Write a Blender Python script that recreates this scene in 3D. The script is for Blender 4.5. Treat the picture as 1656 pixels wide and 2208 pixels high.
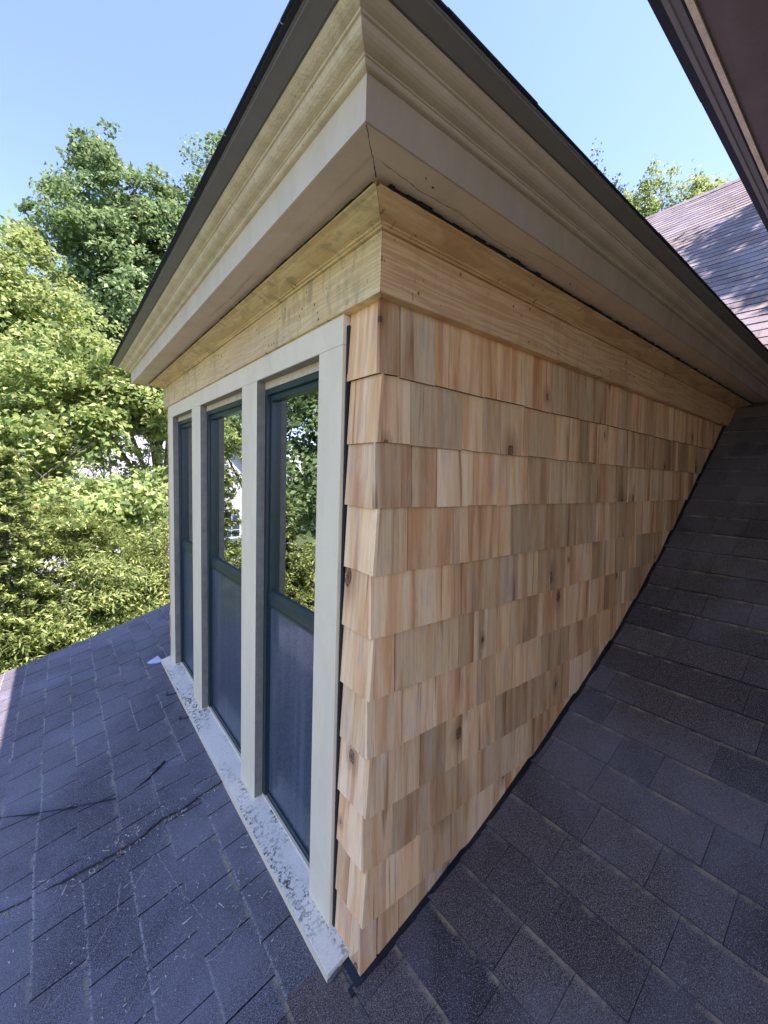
import bpy, math, random
import numpy as np
from mathutils import Matrix, Vector

for o in list(bpy.data.objects):
    bpy.data.objects.remove(o, do_unlink=True)
scene = bpy.context.scene
C = scene.collection
random.seed(7)
RNG = np.random.default_rng(11)

# ------------------------------------------------------------------ camera
CAM = np.array([-0.5214, -0.6870, -0.2118])
YAW, PIT, ROL, FPX = 0.899592, -0.086534, 0.033353, 883.43


def cam_axes():
    cy, sy = math.cos(YAW), math.sin(YAW)
    cp, sp = math.cos(PIT), math.sin(PIT)
    fwd = np.array([cy * cp, sy * cp, sp])
    right = np.array([sy, -cy, 0.0])
    up = np.cross(right, fwd)
    cr, sr = math.cos(ROL), math.sin(ROL)
    return cr * right + sr * up, -sr * right + cr * up, fwd


R_, U_, F_ = cam_axes()
cd = bpy.data.cameras.new("camera")
cam = bpy.data.objects.new("camera", cd)
C.objects.link(cam)
m = Matrix.Identity(4)
for i in range(3):
    m[i][0], m[i][1], m[i][2], m[i][3] = R_[i], U_[i], -F_[i], CAM[i]
cam.matrix_world = m
cd.sensor_fit = 'HORIZONTAL'
cd.sensor_width = 36.0
cd.lens = 36.0 * FPX / 1656.0
cd.clip_start = 0.02
cd.clip_end = 2000
scene.camera = cam

# ------------------------------------------------------------------ light
SUN = np.array([0.26, -0.40, 1.0])
SUN = SUN / np.linalg.norm(SUN)
EL = math.asin(SUN[2])
ROT = math.atan2(SUN[0], SUN[1])
w = bpy.data.worlds.new("World")
scene.world = w
w.use_nodes = True
nt = w.node_tree
nt.nodes.clear()
sky = nt.nodes.new('ShaderNodeTexSky')
sky.sky_type = 'NISHITA'
sky.sun_disc = False
sky.sun_elevation = EL
sky.sun_rotation = ROT
sky.altitude = 50
sky.air_density = 1.0
sky.dust_density = 0.3
sky.ozone_density = 3.0
bg = nt.nodes.new('ShaderNodeBackground')
bg.inputs['Strength'].default_value = 0.15
wo = nt.nodes.new('ShaderNodeOutputWorld')
nt.links.new(sky.outputs[0], bg.inputs[0])
nt.links.new(bg.outputs[0], wo.inputs[0])

ld = bpy.data.lights.new("sun", 'SUN')
ld.energy = 5.0
ld.angle = math.radians(0.5)
ld.color = (1.0, 0.95, 0.86)
lo = bpy.data.objects.new("sun", ld)
C.objects.link(lo)
lo.rotation_euler = Vector((-SUN[0], -SUN[1], -SUN[2])).to_track_quat('-Z', 'Y').to_euler()
scene.view_settings.view_transform = 'Standard'
scene.view_settings.look = 'None'
scene.view_settings.gamma = 1
scene.view_settings.exposure = 1.55
scene.view_settings.use_white_balance = True
scene.view_settings.white_balance_temperature = 6250
scene.view_settings.white_balance_tint = 32
scene.render.engine = 'CYCLES'
scene.cycles.max_bounces = 8
scene.cycles.diffuse_bounces = 5
scene.cycles.transparent_max_bounces = 12


# ------------------------------------------------------------------ node helpers
class N:
    def __init__(self, name):
        self.m = bpy.data.materials.new(name)
        self.m.use_nodes = True
        self.t = self.m.node_tree
        self.b = self.t.nodes['Principled BSDF']
        self.out = self.t.nodes['Material Output']

    def n(self, typ, **kw):
        x = self.t.nodes.new(typ)
        for k, v in kw.items():
            setattr(x, k, v)
        return x

    def l(self, a, b):
        self.t.links.new(a, b)

    def val(self, v):
        x = self.n('ShaderNodeValue')
        x.outputs[0].default_value = v
        return x.outputs[0]

    def attr(self, name):
        a = self.n('ShaderNodeAttribute', attribute_name=name)
        s = self.n('ShaderNodeSeparateColor')
        self.l(a.outputs['Color'], s.inputs[0])
        return s.outputs

    def coord(self, which='Object', scale=(1, 1, 1), off=None):
        c = self.n('ShaderNodeTexCoord')
        mp = self.n('ShaderNodeMapping')
        mp.inputs['Scale'].default_value = scale
        self.l(c.outputs[which], mp.inputs[0])
        if off is not None:
            self.l(off, mp.inputs['Location'])
        return mp.outputs[0]

    def noise(self, vec, scale, detail=4, rough=.55, dist=0.0, dim='3D', w=None):
        x = self.n('ShaderNodeTexNoise', noise_dimensions=dim)
        x.inputs['Scale'].default_value = scale
        x.inputs['Detail'].default_value = detail
        x.inputs['Roughness'].default_value = rough
        x.inputs['Distortion'].default_value = dist
        self.l(vec, x.inputs['Vector'])
        if w is not None:
            self.l(w, x.inputs['W'])
        return x.outputs['Fac']

    def ramp(self, fac, stops, interp='LINEAR'):
        r = self.n('ShaderNodeValToRGB')
        r.color_ramp.interpolation = interp
        e = r.color_ramp.elements
        e[0].position, e[1].position = stops[0][0], stops[-1][0]
        for p, c in stops[1:-1]:
            e.new(p)
        for k, (p, c) in enumerate(stops):
            e[k].position = p
            e[k].color = (c, c, c, 1) if isinstance(c, (int, float)) else (*c, 1)
        self.l(fac, r.inputs[0])
        return r.outputs[0]

    def mix(self, fac, a, b, mode='MIX'):
        x = self.n('ShaderNodeMix', data_type='RGBA', blend_type=mode)
        for s, v in ((x.inputs[0], fac), (x.inputs[6], a), (x.inputs[7], b)):
            if hasattr(v, 'is_linked') or hasattr(v, 'links'):
                self.l(v, s)
            elif isinstance(v, tuple):
                s.default_value = (*v, 1)
            else:
                s.default_value = v
        return x.outputs[2]

    def math(self, op, a, b=0.0, c=0.0):
        x = self.n('ShaderNodeMath', operation=op)
        for k, v in enumerate((a, b, c)):
            if hasattr(v, 'links'):
                self.l(v, x.inputs[k])
            else:
                x.inputs[k].default_value = v
        return x.outputs[0]

    def bump(self, h, strength=.3, dist=.002, prev=None):
        x = self.n('ShaderNodeBump')
        x.inputs['Strength'].default_value = strength
        x.inputs['Distance'].default_value = dist
        self.l(h, x.inputs['Height'])
        if prev is not None:
            self.l(prev, x.inputs['Normal'])
        return x.outputs[0]

    def done(self, col, rough=.8, nrm=None, spec=None):
        if hasattr(col, 'links'):
            self.l(col, self.b.inputs['Base Color'])
        else:
            self.b.inputs['Base Color'].default_value = (*col, 1)
        if hasattr(rough, 'links'):
            self.l(rough, self.b.inputs['Roughness'])
        else:
            self.b.inputs['Roughness'].default_value = rough
        if nrm is not None:
            self.l(nrm, self.b.inputs['Normal'])
        if spec is not None:
            self.b.inputs['Specular IOR Level'].default_value = spec
        return self.m


# ------------------------------------------------------------------ materials
def mat_cedar():
    k = N('cedar_shingle')
    r, g, b = k.attr('rnd')[0:3]
    uv = k.n('ShaderNodeTexCoord').outputs['UV']
    # offset each shingle in noise space
    cx = k.n('ShaderNodeCombineXYZ')
    k.l(k.math('MULTIPLY', r, 53.0), cx.inputs[0])
    k.l(k.math('MULTIPLY', g, 37.0), cx.inputs[1])
    add = k.n('ShaderNodeVectorMath', operation='ADD')
    k.l(uv, add.inputs[0])
    k.l(cx.outputs[0], add.inputs[1])
    P = add.outputs[0]

    def sc(v, s):
        x = k.n('ShaderNodeVectorMath', operation='MULTIPLY')
        k.l(v, x.inputs[0])
        x.inputs[1].default_value = s
        return x.outputs[0]
    bands = k.noise(sc(P, (1, .06, 1)), 21, 2, .5, .6)        # broad heartwood stripes
    fine = k.noise(sc(P, (1, .035, 1)), 190, 5, .65, .25)     # fine grain
    mid = k.noise(sc(P, (1, .10, 1)), 55, 3, .6, 1.3)
    # knots
    vor = k.n('ShaderNodeTexVoronoi', feature='F1', voronoi_dimensions='2D')
    vor.inputs['Scale'].default_value = 8.0
    k.l(sc(P, (1, .62, 1)), vor.inputs['Vector'])
    d = vor.outputs['Distance']
    sepc = k.n('ShaderNodeSeparateColor')
    k.l(vor.outputs['Color'], sepc.inputs[0])
    pick = k.math('GREATER_THAN', sepc.outputs[0], .78)
    size = k.math('MULTIPLY_ADD', k.math('POWER', sepc.outputs[1], 2.0), 1.1, .35)
    dd = k.math('DIVIDE', k.math('ADD', d, k.math('MULTIPLY_ADD', mid, .14, -.07)), size)
    core = k.math('MULTIPLY', k.ramp(dd, [(0, .75), (.035, .55), (.05, .35), (.065, 1.0), (.085, .0)]), pick)
    halo = k.math('MULTIPLY', k.ramp(dd, [(0, 1.0), (.12, .8), (.33, 0.0)]), pick)
    base = k.ramp(bands, [(.27, (.42, .17, .075)), (.38, (.62, .31, .15)), (.47, (.80, .48, .25)), (.53, (.86, .56, .31)),
                          (.60, (.90, .64, .38)), (.74, (.92, .74, .50))])
    tint = k.ramp(g, [(0, (.80, .40, .18)), (.3, (.94, .65, .37)), (.55, (.86, .51, .26)), (.8, (.93, .72, .50)), (.93, (.60, .33, .18)), (1, (.48, .24, .12))])
    c1 = k.mix(.33, base, tint)
    c1 = k.mix(k.ramp(fine, [(.3, .45), (.5, .10), (.7, 0.0)]), c1, (.36, .19, .105))
    c1 = k.mix(k.math('MULTIPLY', k.ramp(mid, [(.52, 0.0), (.75, .6)]), .55), c1, (.90, .74, .55))
    grey = k.noise(sc(P, (1, .3, 1)), 22, 3, .6)
    c1 = k.mix(k.math('MULTIPLY', k.ramp(grey, [(.55, 0.0), (.75, 1.0)]), .5), c1, (.46, .38, .33))
    streak = k.noise(sc(P, (1, .05, 1)), 42, 2, .5, .6)
    c1 = k.mix(k.ramp(streak, [(.62, 0.0), (.72, .65)]), c1, (.27, .105, .045))
    c1 = k.mix(k.math('MULTIPLY', halo, .6), c1, (.27, .14, .085))
    c1 = k.mix(core, c1, (.045, .022, .014))
    # value per shingle
    hsv = k.n('ShaderNodeHueSaturation')
    k.l(c1, hsv.inputs['Color'])
    k.l(k.math('MULTIPLY_ADD', b, .58, .78), hsv.inputs['Value'])
    hsv.inputs['Saturation'].default_value = 1.08
    hsv.inputs['Hue'].default_value = .496
    saw = k.noise(sc(P, (.12, 1, 1)), 420, 2, .6)
    h = k.math('ADD', k.math('MULTIPLY', fine, .8), k.math('MULTIPLY', saw, .45))
    h = k.math('ADD', h, k.math('MULTIPLY', core, -1.2))
    return k.done(hsv.outputs[0], .78, k.bump(h, .55, .0016), .25)


def mat_pine(name, axis, ca, cb):
    k = N(name)
    # length axis = stretched
    s = (.05, 1, 1) if axis == 'x' else (1, .05, 1)
    V = k.coord('Object', s)
    bend = k.noise(k.coord('Object', (.9, .9, 1.6)), 2.6, 2, .5)
    sv = k.n('ShaderNodeSeparateXYZ')
    k.l(k.coord('Object'), sv.inputs[0])
    ll = sv.outputs[0 if axis == 'x' else 1]
    zz = k.math('ADD', sv.outputs[2], k.math('MULTIPLY', bend, .05))
    cv = k.n('ShaderNodeCombineXYZ')
    k.l(k.math('MULTIPLY', ll, .035), cv.inputs[0])
    k.l(k.math('MULTIPLY', zz, 1.0), cv.inputs[1])
    ringn = k.noise(cv.outputs[0], 120, 1.5, .5, 0.0, '2D')
    ringf = k.ramp(ringn, [(.44, 0.0), (.56, 1.0)])
    fine = k.noise(V, 260, 4, .6, .2)
    big = k.noise(k.coord('Object', (.5, .5, 1)), 4, 3, .6)
    col = k.mix(ringf, ca, cb)
    col = k.mix(k.ramp(fine, [(.35, .35), (.6, 0.0)]), col, (.50, .32, .17))
    col = k.mix(k.ramp(big, [(.5, 0.0), (.75, .5)]), col, (.62, .39, .25))
    # knots
    vor = k.n('ShaderNodeTexVoronoi', feature='F1', voronoi_dimensions='2D')
    vor.inputs['Scale'].default_value = 6.5
    sx_ = k.n('ShaderNodeSeparateXYZ')
    k.l(k.coord('Object'), sx_.inputs[0])
    cx_ = k.n('ShaderNodeCombineXYZ')
    k.l(sx_.outputs[0 if axis == 'x' else 1], cx_.inputs[0])
    k.l(sx_.outputs[2], cx_.inputs[1])
    k.l(cx_.outputs[0], vor.inputs['Vector'])
    dn = k.math('ADD', vor.outputs['Distance'], k.math('MULTIPLY_ADD', k.noise(k.coord(), 30, 2), .05, -.025))
    sk = k.n('ShaderNodeSeparateColor')
    k.l(vor.outputs['Color'], sk.inputs[0])
    dn = k.math('DIVIDE', dn, k.math('MULTIPLY_ADD', sk.outputs[1], 1.1, .35))
    col = k.mix(k.math('MULTIPLY', k.ramp(dn, [(.025, .8), (.045, .4), (.09, 0.0)]), k.math('GREATER_THAN', sk.outputs[0], .80)), col, (.24, .09, .045))
    # mildew streaks: vertical smudges + specks
    sm = k.noise(k.coord('Object', (1, 1, .28)), 26, 4, .65, .3)
    low = k.noise(k.coord('Object'), 3.2, 2)
    smk = k.math('MULTIPLY', k.ramp(sm, [(.50, 0.0), (.64, 1.0)]), k.ramp(low, [(.38, 0.0), (.56, 1.0)]))
    col = k.mix(k.math('MULTIPLY', smk, .55 if axis == 'y' else .22), col, (.27, .23, .15) if axis == 'y' else (.34, .20, .11))
    sp = k.noise(k.coord('Object', (1, 1, .6)), 75, 3, .6)
    col = k.mix(k.ramp(sp, [(.685, 0.0), (.73, .75)]), col, (.07, .05, .035))
    v2 = k.n('ShaderNodeTexVoronoi', feature='F1', voronoi_dimensions='2D')
    v2.inputs['Scale'].default_value = 30
    k.l(cx_.outputs[0], v2.inputs['Vector'])
    s2 = k.n('ShaderNodeSeparateColor')
    k.l(v2.outputs['Color'], s2.inputs[0])
    clump = k.ramp(k.noise(k.coord('Object'), 7, 2), [(.48, 0.0), (.58, 1.0)])
    dots = k.math('MULTIPLY', k.math('LESS_THAN', k.math('ADD', v2.outputs['Distance'], k.math('MULTIPLY_ADD', sp, .25, -.12)), .10), k.math('GREATER_THAN', s2.outputs[0], .45))
    col = k.mix(k.math('MULTIPLY', k.math('MULTIPLY', dots, clump), .85), col, (.07, .05, .04))
    h = k.math('ADD', fine, k.math('MULTIPLY', ringf, .3))
    return k.done(col, .72, k.bump(h, .35, .001), .3)


def mat_paint(name, col, dirt=(.25, .22, .15), amt=.5, bscale=1.0, streak=True):
    k = N(name)
    a = k.noise(k.coord('Object', (1, 1, .35)), 9, 5, .65, .3)
    b = k.noise(k.coord('Object'), 60, 4, .6)
    c = k.noise(k.coord('Object'), 2.2, 3, .5)
    x = k.mix(k.math('MULTIPLY', k.ramp(a, [(.42, 0.0), (.72, 1.0)]), amt), col, dirt)
    x = k.mix(k.math('MULTIPLY', k.ramp(c, [(.4, 0.0), (.7, 1.0)]), amt * .35), x, tuple(v * .75 for v in col))
    x = k.mix(k.ramp(b, [(.66, 0.0), (.76, .3)]), x, dirt)
    sp = k.noise(k.coord('Object'), 240, 2, .5)
    x = k.mix(k.ramp(sp, [(.73, 0.0), (.78, .6)]), x, (.09, .075, .06))
    h = k.math('ADD', b, k.math('MULTIPLY', a, 1.5))
    rg = k.ramp(a, [(.3, .38), (.7, .6)])
    return k.done(x, rg, k.bump(h, .30 * bscale, .0018), .45)


def mat_crown():
    """old thick paint with blisters and moss on the crown moulding"""
    k = N('blistered_crown_paint')
    a = k.noise(k.coord('Object', (1, 1, .5)), 14, 5, .7, .4)
    b = k.noise(k.coord('Object'), 34, 5, .65, .8)
    x = k.mix(k.ramp(a, [(.40, 0.0), (.66, .65)]), (.76, .60, .41), (.50, .39, .23))
    x = k.mix(k.ramp(b, [(.58, 0.0), (.70, .5)]), x, (.38, .33, .19))
    sp = k.noise(k.coord('Object'), 190, 2, .5)
    x = k.mix(k.ramp(sp, [(.70, 0.0), (.76, .7)]), x, (.10, .085, .07))
    return k.done(x, .42, k.bump(k.math('ADD', b, a), .65, .006), .5)


def mat_sill():
    k = N('mildewed_sill_paint')
    n1 = k.noise(k.coord('Object'), 78, 6, .75, .3)
    n2 = k.noise(k.coord('Object', (1, .35, 1)), 5.5, 3, .6)
    n3 = k.noise(k.coord('Object'), 190, 3, .7)
    msk = k.math('MULTIPLY', k.ramp(n1, [(.49, 0.0), (.57, 1.0)]), k.ramp(n2, [(.44, 0.0), (.56, 1.0)]))
    x = k.mix(k.ramp(n3, [(.45, 0.0), (.7, .35)]), (.86, .76, .60), (.62, .54, .43))
    x = k.mix(k.ramp(n1, [(.35, .30), (.5, 0.0)]), x, (.42, .42, .45))
    x = k.mix(msk, x, (.075, .075, .065))
    return k.done(x, .6, k.bump(k.math('ADD', n1, n3), .35, .002), .4)


def mat_asphalt(name, cols, tan=.75, gran=1.0):
    k = N(name)
    r, g, b = k.attr('rnd')[0:3]          # random, random2, v inside the course
    O = k.coord('Object')
    base = k.ramp(r, cols)
    g1 = k.noise(O, 520, 2, .7)
    g2 = k.noise(O, 150, 3, .6)
    big = k.noise(O, 3.0, 4, .6)
    x = k.mix(k.ramp(g1, [(.40, .9), (.54, 0.0)]), base, (.008, .008, .012))
    x = k.mix(k.ramp(g1, [(.56, 0.0), (.70, .8 * gran)]), x, (.46, .45, .50))
    vor = k.n('ShaderNodeTexVoronoi', feature='F1')
    vor.inputs['Scale'].default_value = 330
    k.l(O, vor.inputs['Vector'])
    sc = k.n('ShaderNodeSeparateColor')
    k.l(vor.outputs['Color'], sc.inputs[0])
    wf = k.math('MULTIPLY', k.math('GREATER_THAN', sc.outputs[0], .955), k.math('LESS_THAN', vor.outputs['Distance'], .30))
    x = k.mix(k.math('MULTIPLY', wf, .62 * gran), x, (.60, .60, .64))
    wide = k.noise(O, 1.7, 5, .62, .4)
    x = k.mix(k.ramp(wide, [(.42, 0.0), (.70, .50)]), x, (.30, .29, .33))
    worn = k.math('MULTIPLY', k.ramp(k.math('ADD', b, k.math('MULTIPLY_ADD', g2, .05, -.025)), [(.0, 1.0), (.035, .8), (.06, 0.0)]), k.ramp(g, [(.55, 0.0), (.8, 1.0)]))
    worn = k.math('MULTIPLY', worn, k.ramp(r, [(.02, 0.0), (.04, 1.0)]))
    x = k.mix(k.math('MULTIPLY', worn, k.ramp(g2, [(.42, 0.0), (.6, .8)])), x, (.46, .44, .42))
    # dust gathered below the butt of the course above (v near 1)
    dn = k.noise(O, 16, 4, .65)
    dust = k.math('MULTIPLY', k.ramp(k.math('ADD', b, k.math('MULTIPLY_ADD', g2, .16, -.08)), [(.88, 0.0), (.96, 1.0)]),
                  k.ramp(dn, [(.44, 0.0), (.60, 1.0)]))
    dust = k.math('MULTIPLY', dust, k.ramp(g, [(.45, 1.0), (.75, .12)]))
    x = k.mix(k.math('MULTIPLY', dust, tan), x, (.44, .33, .19))
    x = k.mix(k.math('MULTIPLY', k.ramp(big, [(.5, 0.0), (.72, 1.0)]), .22), x, (.17, .15, .13))
    return k.done(x, .88, k.bump(k.math('ADD', g1, k.math('MULTIPLY', wf, .5)), .8, .0018), .35)


def mat_plain(name, col, rough=.6, metal=0.0, var=.25, scale=40, bs=.2):
    k = N(name)
    a = k.noise(k.coord('Object'), scale, 4, .6)
    x = k.mix(k.math('MULTIPLY', k.ramp(a, [(.35, 0.0), (.7, 1.0)]), var), col, tuple(v * .45 for v in col))
    k.b.inputs['Metallic'].default_value = metal
    return k.done(x, rough, k.bump(a, bs, .001))


def mat_leaf(name, dark, light, yellow, trans=.45):
    k = N(name)
    r, g, b = k.attr('rnd')[0:3]
    c = k.ramp(r, [(0, dark), (.55, light), (1, yellow)])
    hs = k.n('ShaderNodeHueSaturation')
    k.l(c, hs.inputs['Color'])
    k.l(k.math('MULTIPLY_ADD', g, .5, .75), hs.inputs['Value'])
    c = hs.outputs[0]
    k.done(c, .55, None, .35)
    tr = k.n('ShaderNodeBsdfTranslucent')
    lighter = k.mix(.5, c, yellow)
    k.l(lighter, tr.inputs['Color'])
    mx = k.n('ShaderNodeMixShader')
    mx.inputs[0].default_value = trans
    k.l(k.b.outputs[0], mx.inputs[1])
    k.l(tr.outputs[0], mx.inputs[2])
    k.l(mx.outputs[0], k.out.inputs[0])
    return k.m


def mat_glass():
    k = N('window_glass')
    k.t.nodes.remove(k.b)
    gl = k.n('ShaderNodeBsdfGlossy')
    gl.inputs['Roughness'].default_value = 0.0
    gl.inputs['Color'].default_value = (.97, 1, .98, 1)
    tp = k.n('ShaderNodeBsdfTransparent')
    tp.inputs['Color'].default_value = (.55, .60, .58, 1)
    fr = k.n('ShaderNodeFresnel')
    fr.inputs['IOR'].default_value = 2.6
    wob = k.noise(k.coord('Object'), 2.6, 2, .5)
    bmp = k.bump(wob, .05, .01)
    k.l(bmp, gl.inputs['Normal'])
    mx = k.n('ShaderNodeMixShader')
    k.l(k.math('MULTIPLY_ADD', fr.outputs[0], 1.0, .36), mx.inputs[0])
    k.l(tp.outputs[0], mx.inputs[1])
    k.l(gl.outputs[0], mx.inputs[2])
    k.l(mx.outputs[0], k.out.inputs[0])
    return k.m


def mat_screen():
    k = N('insect_screen')
    V = k.coord('Object', (1, 1, 1))
    rt = k.n('ShaderNodeMapping')
    rt.inputs['Rotation'].default_value = (math.radians(38), 0, 0)
    rt.inputs['Scale'].default_value = (1, .25, 1)
    k.l(V, rt.inputs[0])
    a = k.noise(rt.outputs[0], 300, 3, .7)
    b = k.noise(k.coord('Object', (1, 1, .05)), 17, 3, .65)
    x = k.mix(k.ramp(a, [(.42, 0.0), (.66, 1.0)]), (.018, .030, .052), (.085, .110, .155))
    x = k.mix(k.math('MULTIPLY', k.ramp(b, [(.5, 0.0), (.66, 1.0)]), .35), x, (.16, .19, .24))  # pale vertical bands: streaks of reflected sky and curtain painted in
    k.done(x, .42, None, .6)
    gl = k.n('ShaderNodeBsdfGlossy')
    gl.inputs['Roughness'].default_value = .10
    gl.inputs['Color'].default_value = (.75, .85, 1, 1)
    mx = k.n('ShaderNodeMixShader')
    mx.inputs[0].default_value = .09
    k.l(k.b.outputs[0], mx.inputs[1])
    k.l(gl.outputs[0], mx.inputs[2])
    k.l(mx.outputs[0], k.out.inputs[0])
    return k.m


M = {}
M['cedar'] = mat_cedar()
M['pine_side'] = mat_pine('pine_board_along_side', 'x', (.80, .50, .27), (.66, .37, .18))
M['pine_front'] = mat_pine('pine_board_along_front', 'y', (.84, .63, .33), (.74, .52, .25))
M['casing'] = mat_paint('weathered_casing_paint', (.92, .76, .53), (.60, .50, .33), .38)
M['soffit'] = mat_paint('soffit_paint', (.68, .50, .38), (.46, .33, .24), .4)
M['fascia'] = mat_paint('fascia_paint', (.74, .61, .45), (.50, .39, .27), .45)
M['crown'] = mat_crown()
M['crown_side'] = mat_paint('shade_toned_crown_paint', (.54, .40, .30), (.36, .27, .20), .5)  # side crown toned darker: its shade is put into the colour
M['fascia_side'] = mat_paint('shade_toned_fascia_paint', (.47, .345, .26), (.32, .23, .17), .5)  # darker copy of the fascia paint, carrying the shade of the side runs
M['sill'] = mat_sill()
M['drip'] = mat_plain('grey_drip_edge_paint', (.21, .185, .185), .45, 0, .2, 20)
M['tar'] = mat_plain('black_tar_paper', (.012, .012, .014), .8, 0, .3, 60, .5)
M['flash'] = mat_plain('lead_flashing', (.17, .18, .20), .45, .6, .5, 30, .6)
M['darkflash'] = mat_plain('dark_step_flashing', (.016, .022, .03), .4, .3, .3, 20)
M['green'] = mat_plain('dark_green_window_paint', (.020, .043, .047), .32, 0, .35, 35, .15)
M['jamb'] = mat_plain('grey_jamb_paint', (.27, .235, .19), .6, 0, .5, 25, .4)
M['glass'] = mat_glass()
M['screen'] = mat_screen()
M['dark'] = mat_plain('dark_interior', (.02, .022, .025), .9)
M['curtain'] = mat_plain('dim_curtain', (.10, .11, .12), .9, 0, .5, 8)
M['asph'] = mat_asphalt('asphalt_shingle', [(0, (.018, .017, .022)), (.06, (.085, .066, .058)), (.22, (.165, .120, .092)), (.30, (.135, .124, .136)), (.6, (.180, .162, .176)), (.66, (.170, .130, .104)), (.86, (.205, .155, .122)), (1, (.37, .285, .215))])
M['asph_edge'] = mat_plain('asphalt_edge', (.045, .042, .045), .9, 0, .4, 200, .8)
M['eave_shingle'] = mat_plain('eave_shingle_edge', (.030, .031, .042), .9, 0, .5, 260, 1.0)


# ------------------------------------------------------------------ mesh helpers
class MB:
    def __init__(self):
        self.v, self.f, self.uv, self.c = [], [], [], []

    def face(self, pts, uv=None, col=None):
        b = len(self.v)
        self.v += [tuple(p) for p in pts]
        self.f.append(tuple(range(b, b + len(pts))))
        self.uv.append(uv if uv else [(0, 0)] * len(pts))
        if col is None:
            col = (.5, .5, .5)
        self.c.append(col if isinstance(col, list) else [col] * len(pts))

    def box(self, x0, x1, y0, y1, z0, z1, col=None):
        p = [(x0, y0, z0), (x1, y0, z0), (x1, y1, z0), (x0, y1, z0), (x0, y0, z1), (x1, y0, z1), (x1, y1, z1), (x0, y1, z1)]
        self.hexa(p, col)

    def hexa(self, p, col=None):
        for f in ((0, 3, 2, 1), (4, 5, 6, 7), (0, 1, 5, 4), (1, 2, 6, 5), (2, 3, 7, 6), (3, 0, 4, 7)):
            self.face([p[i] for i in f], None, col)

    def tube(self, a, b, r0, r1, n=8):
        a, b = Vector(a), Vector(b)
        d = (b - a).normalized()
        u = d.orthogonal().normalized()
        w_ = d.cross(u)
        ra = [a + (u * math.cos(t) + w_ * math.sin(t)) * r0 for t in [2 * math.pi * i / n for i in range(n)]]
        rb = [b + (u * math.cos(t) + w_ * math.sin(t)) * r1 for t in [2 * math.pi * i / n for i in range(n)]]
        for i in range(n):
            j = (i + 1) % n
            self.face([ra[i], ra[j], rb[j], rb[i]])

    def build(self, name, mat, parent=None, smooth=False, bevel=0, merge=False):
        me = bpy.data.meshes.new(name)
        me.from_pydata(self.v, [], self.f)
        ul = me.uv_layers.new(name='UVMap')
        flat = [c for f in self.uv for p in f for c in p]
        ul.data.foreach_set('uv', flat)
        ca = me.color_attributes.new('rnd', 'FLOAT_COLOR', 'CORNER')
        fl = [x for f in self.c for p in f for x in (p[0], p[1], p[2], 1.0)]
        ca.data.foreach_set('color', fl)
        me.materials.append(mat)
        if merge or bevel:
            import bmesh
            bm = bmesh.new()
            bm.from_mesh(me)
            bmesh.ops.remove_doubles(bm, verts=bm.verts, dist=1e-5)
            bmesh.ops.recalc_face_normals(bm, faces=bm.faces)
            bm.to_mesh(me)
            bm.free()
        if smooth:
            me.polygons.foreach_set('use_smooth', [True] * len(me.polygons))
        me.update()
        o = bpy.data.objects.new(name, me)
        C.objects.link(o)
        if parent is not None:
            o.parent = parent
        if bevel:
            md = o.modifiers.new('edge', 'BEVEL')
            md.width = bevel
            md.segments = 2
            md.limit_method = 'ANGLE'
        return o


def tag(o, label=None, cat=None, group=None, kind=None):
    for k_, v_ in (('label', label), ('category', cat), ('group', group), ('kind', kind)):
        if v_:
            o[k_] = v_
    return o


def thing(name, label, cat, group=None):
    o = bpy.data.objects.new(name, None)
    o.empty_display_size = .1
    C.objects.link(o)
    return tag(o, label, cat, group)


def rr(a, b):
    return random.uniform(a, b)


# ------------------------------------------------------------------ main roof
PX = [-1.7, -.6, 0, .28, .56, .83, 1.25, 1.66, 2.04, 2.4, 2.75, 7.35]
PZ = [-1.905, -1.572, -1.394, -1.302, -1.192, -1.066, -.846, -.568, -.276, .012, .300, 4.26]


def spline(xs, ys, q):
    # monotone-ish cubic Hermite
    n = len(xs)
    d = [(ys[i + 1] - ys[i]) / (xs[i + 1] - xs[i]) for i in range(n - 1)]
    mm = [d[0]] + [(d[i - 1] + d[i]) / 2 for i in range(1, n - 1)] + [d[-1]]
    mm[-2] = d[-1]
    out = []
    for x in q:
        i = min(max(0, next((j for j in range(n - 1) if x <= xs[j + 1]), n - 2)), n - 2)
        h = xs[i + 1] - xs[i]
        t = (x - xs[i]) / h
        out.append((2 * t**3 - 3 * t**2 + 1) * ys[i] + (t**3 - 2 * t**2 + t) * h * mm[i] + (-2 * t**3 + 3 * t**2) * ys[i + 1] + (t**3 - t**2) * h * mm[i + 1])
    return np.array(out)


QX = np.linspace(-1.7, 7.35, 1600)
QZ = spline(PX, PZ, QX)
QS = np.concatenate([[0], np.cumsum(np.hypot(np.diff(QX), np.diff(QZ)))])
STOT = QS[-1]


def lift_at(x, y):
    # shingles buckled up in front of the dormer
    if not (-1.6 < x < 0 and .7 < y < 1.75):
        return 0.0
    t = -x
    lo = float(np.interp(t, [0, .34, .53, .75, 1.0, 1.4], [.845, .822, .858, .935, 1.0, 1.1]))
    hi = float(np.interp(t, [0, .2, .34, .53, .75, 1.0, 1.4], [.90, 1.155, 1.08, 1.225, 1.42, 1.6, 1.9]))
    if lo - .02 < y < hi + .02:
        m_ = min(1.0, (y - lo + .02) / .05, (hi + .02 - y) / .14)
        return .020 * math.sin(max(0, m_) * math.pi / 2) * min(1.0, t * 4)
    return 0.0


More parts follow.
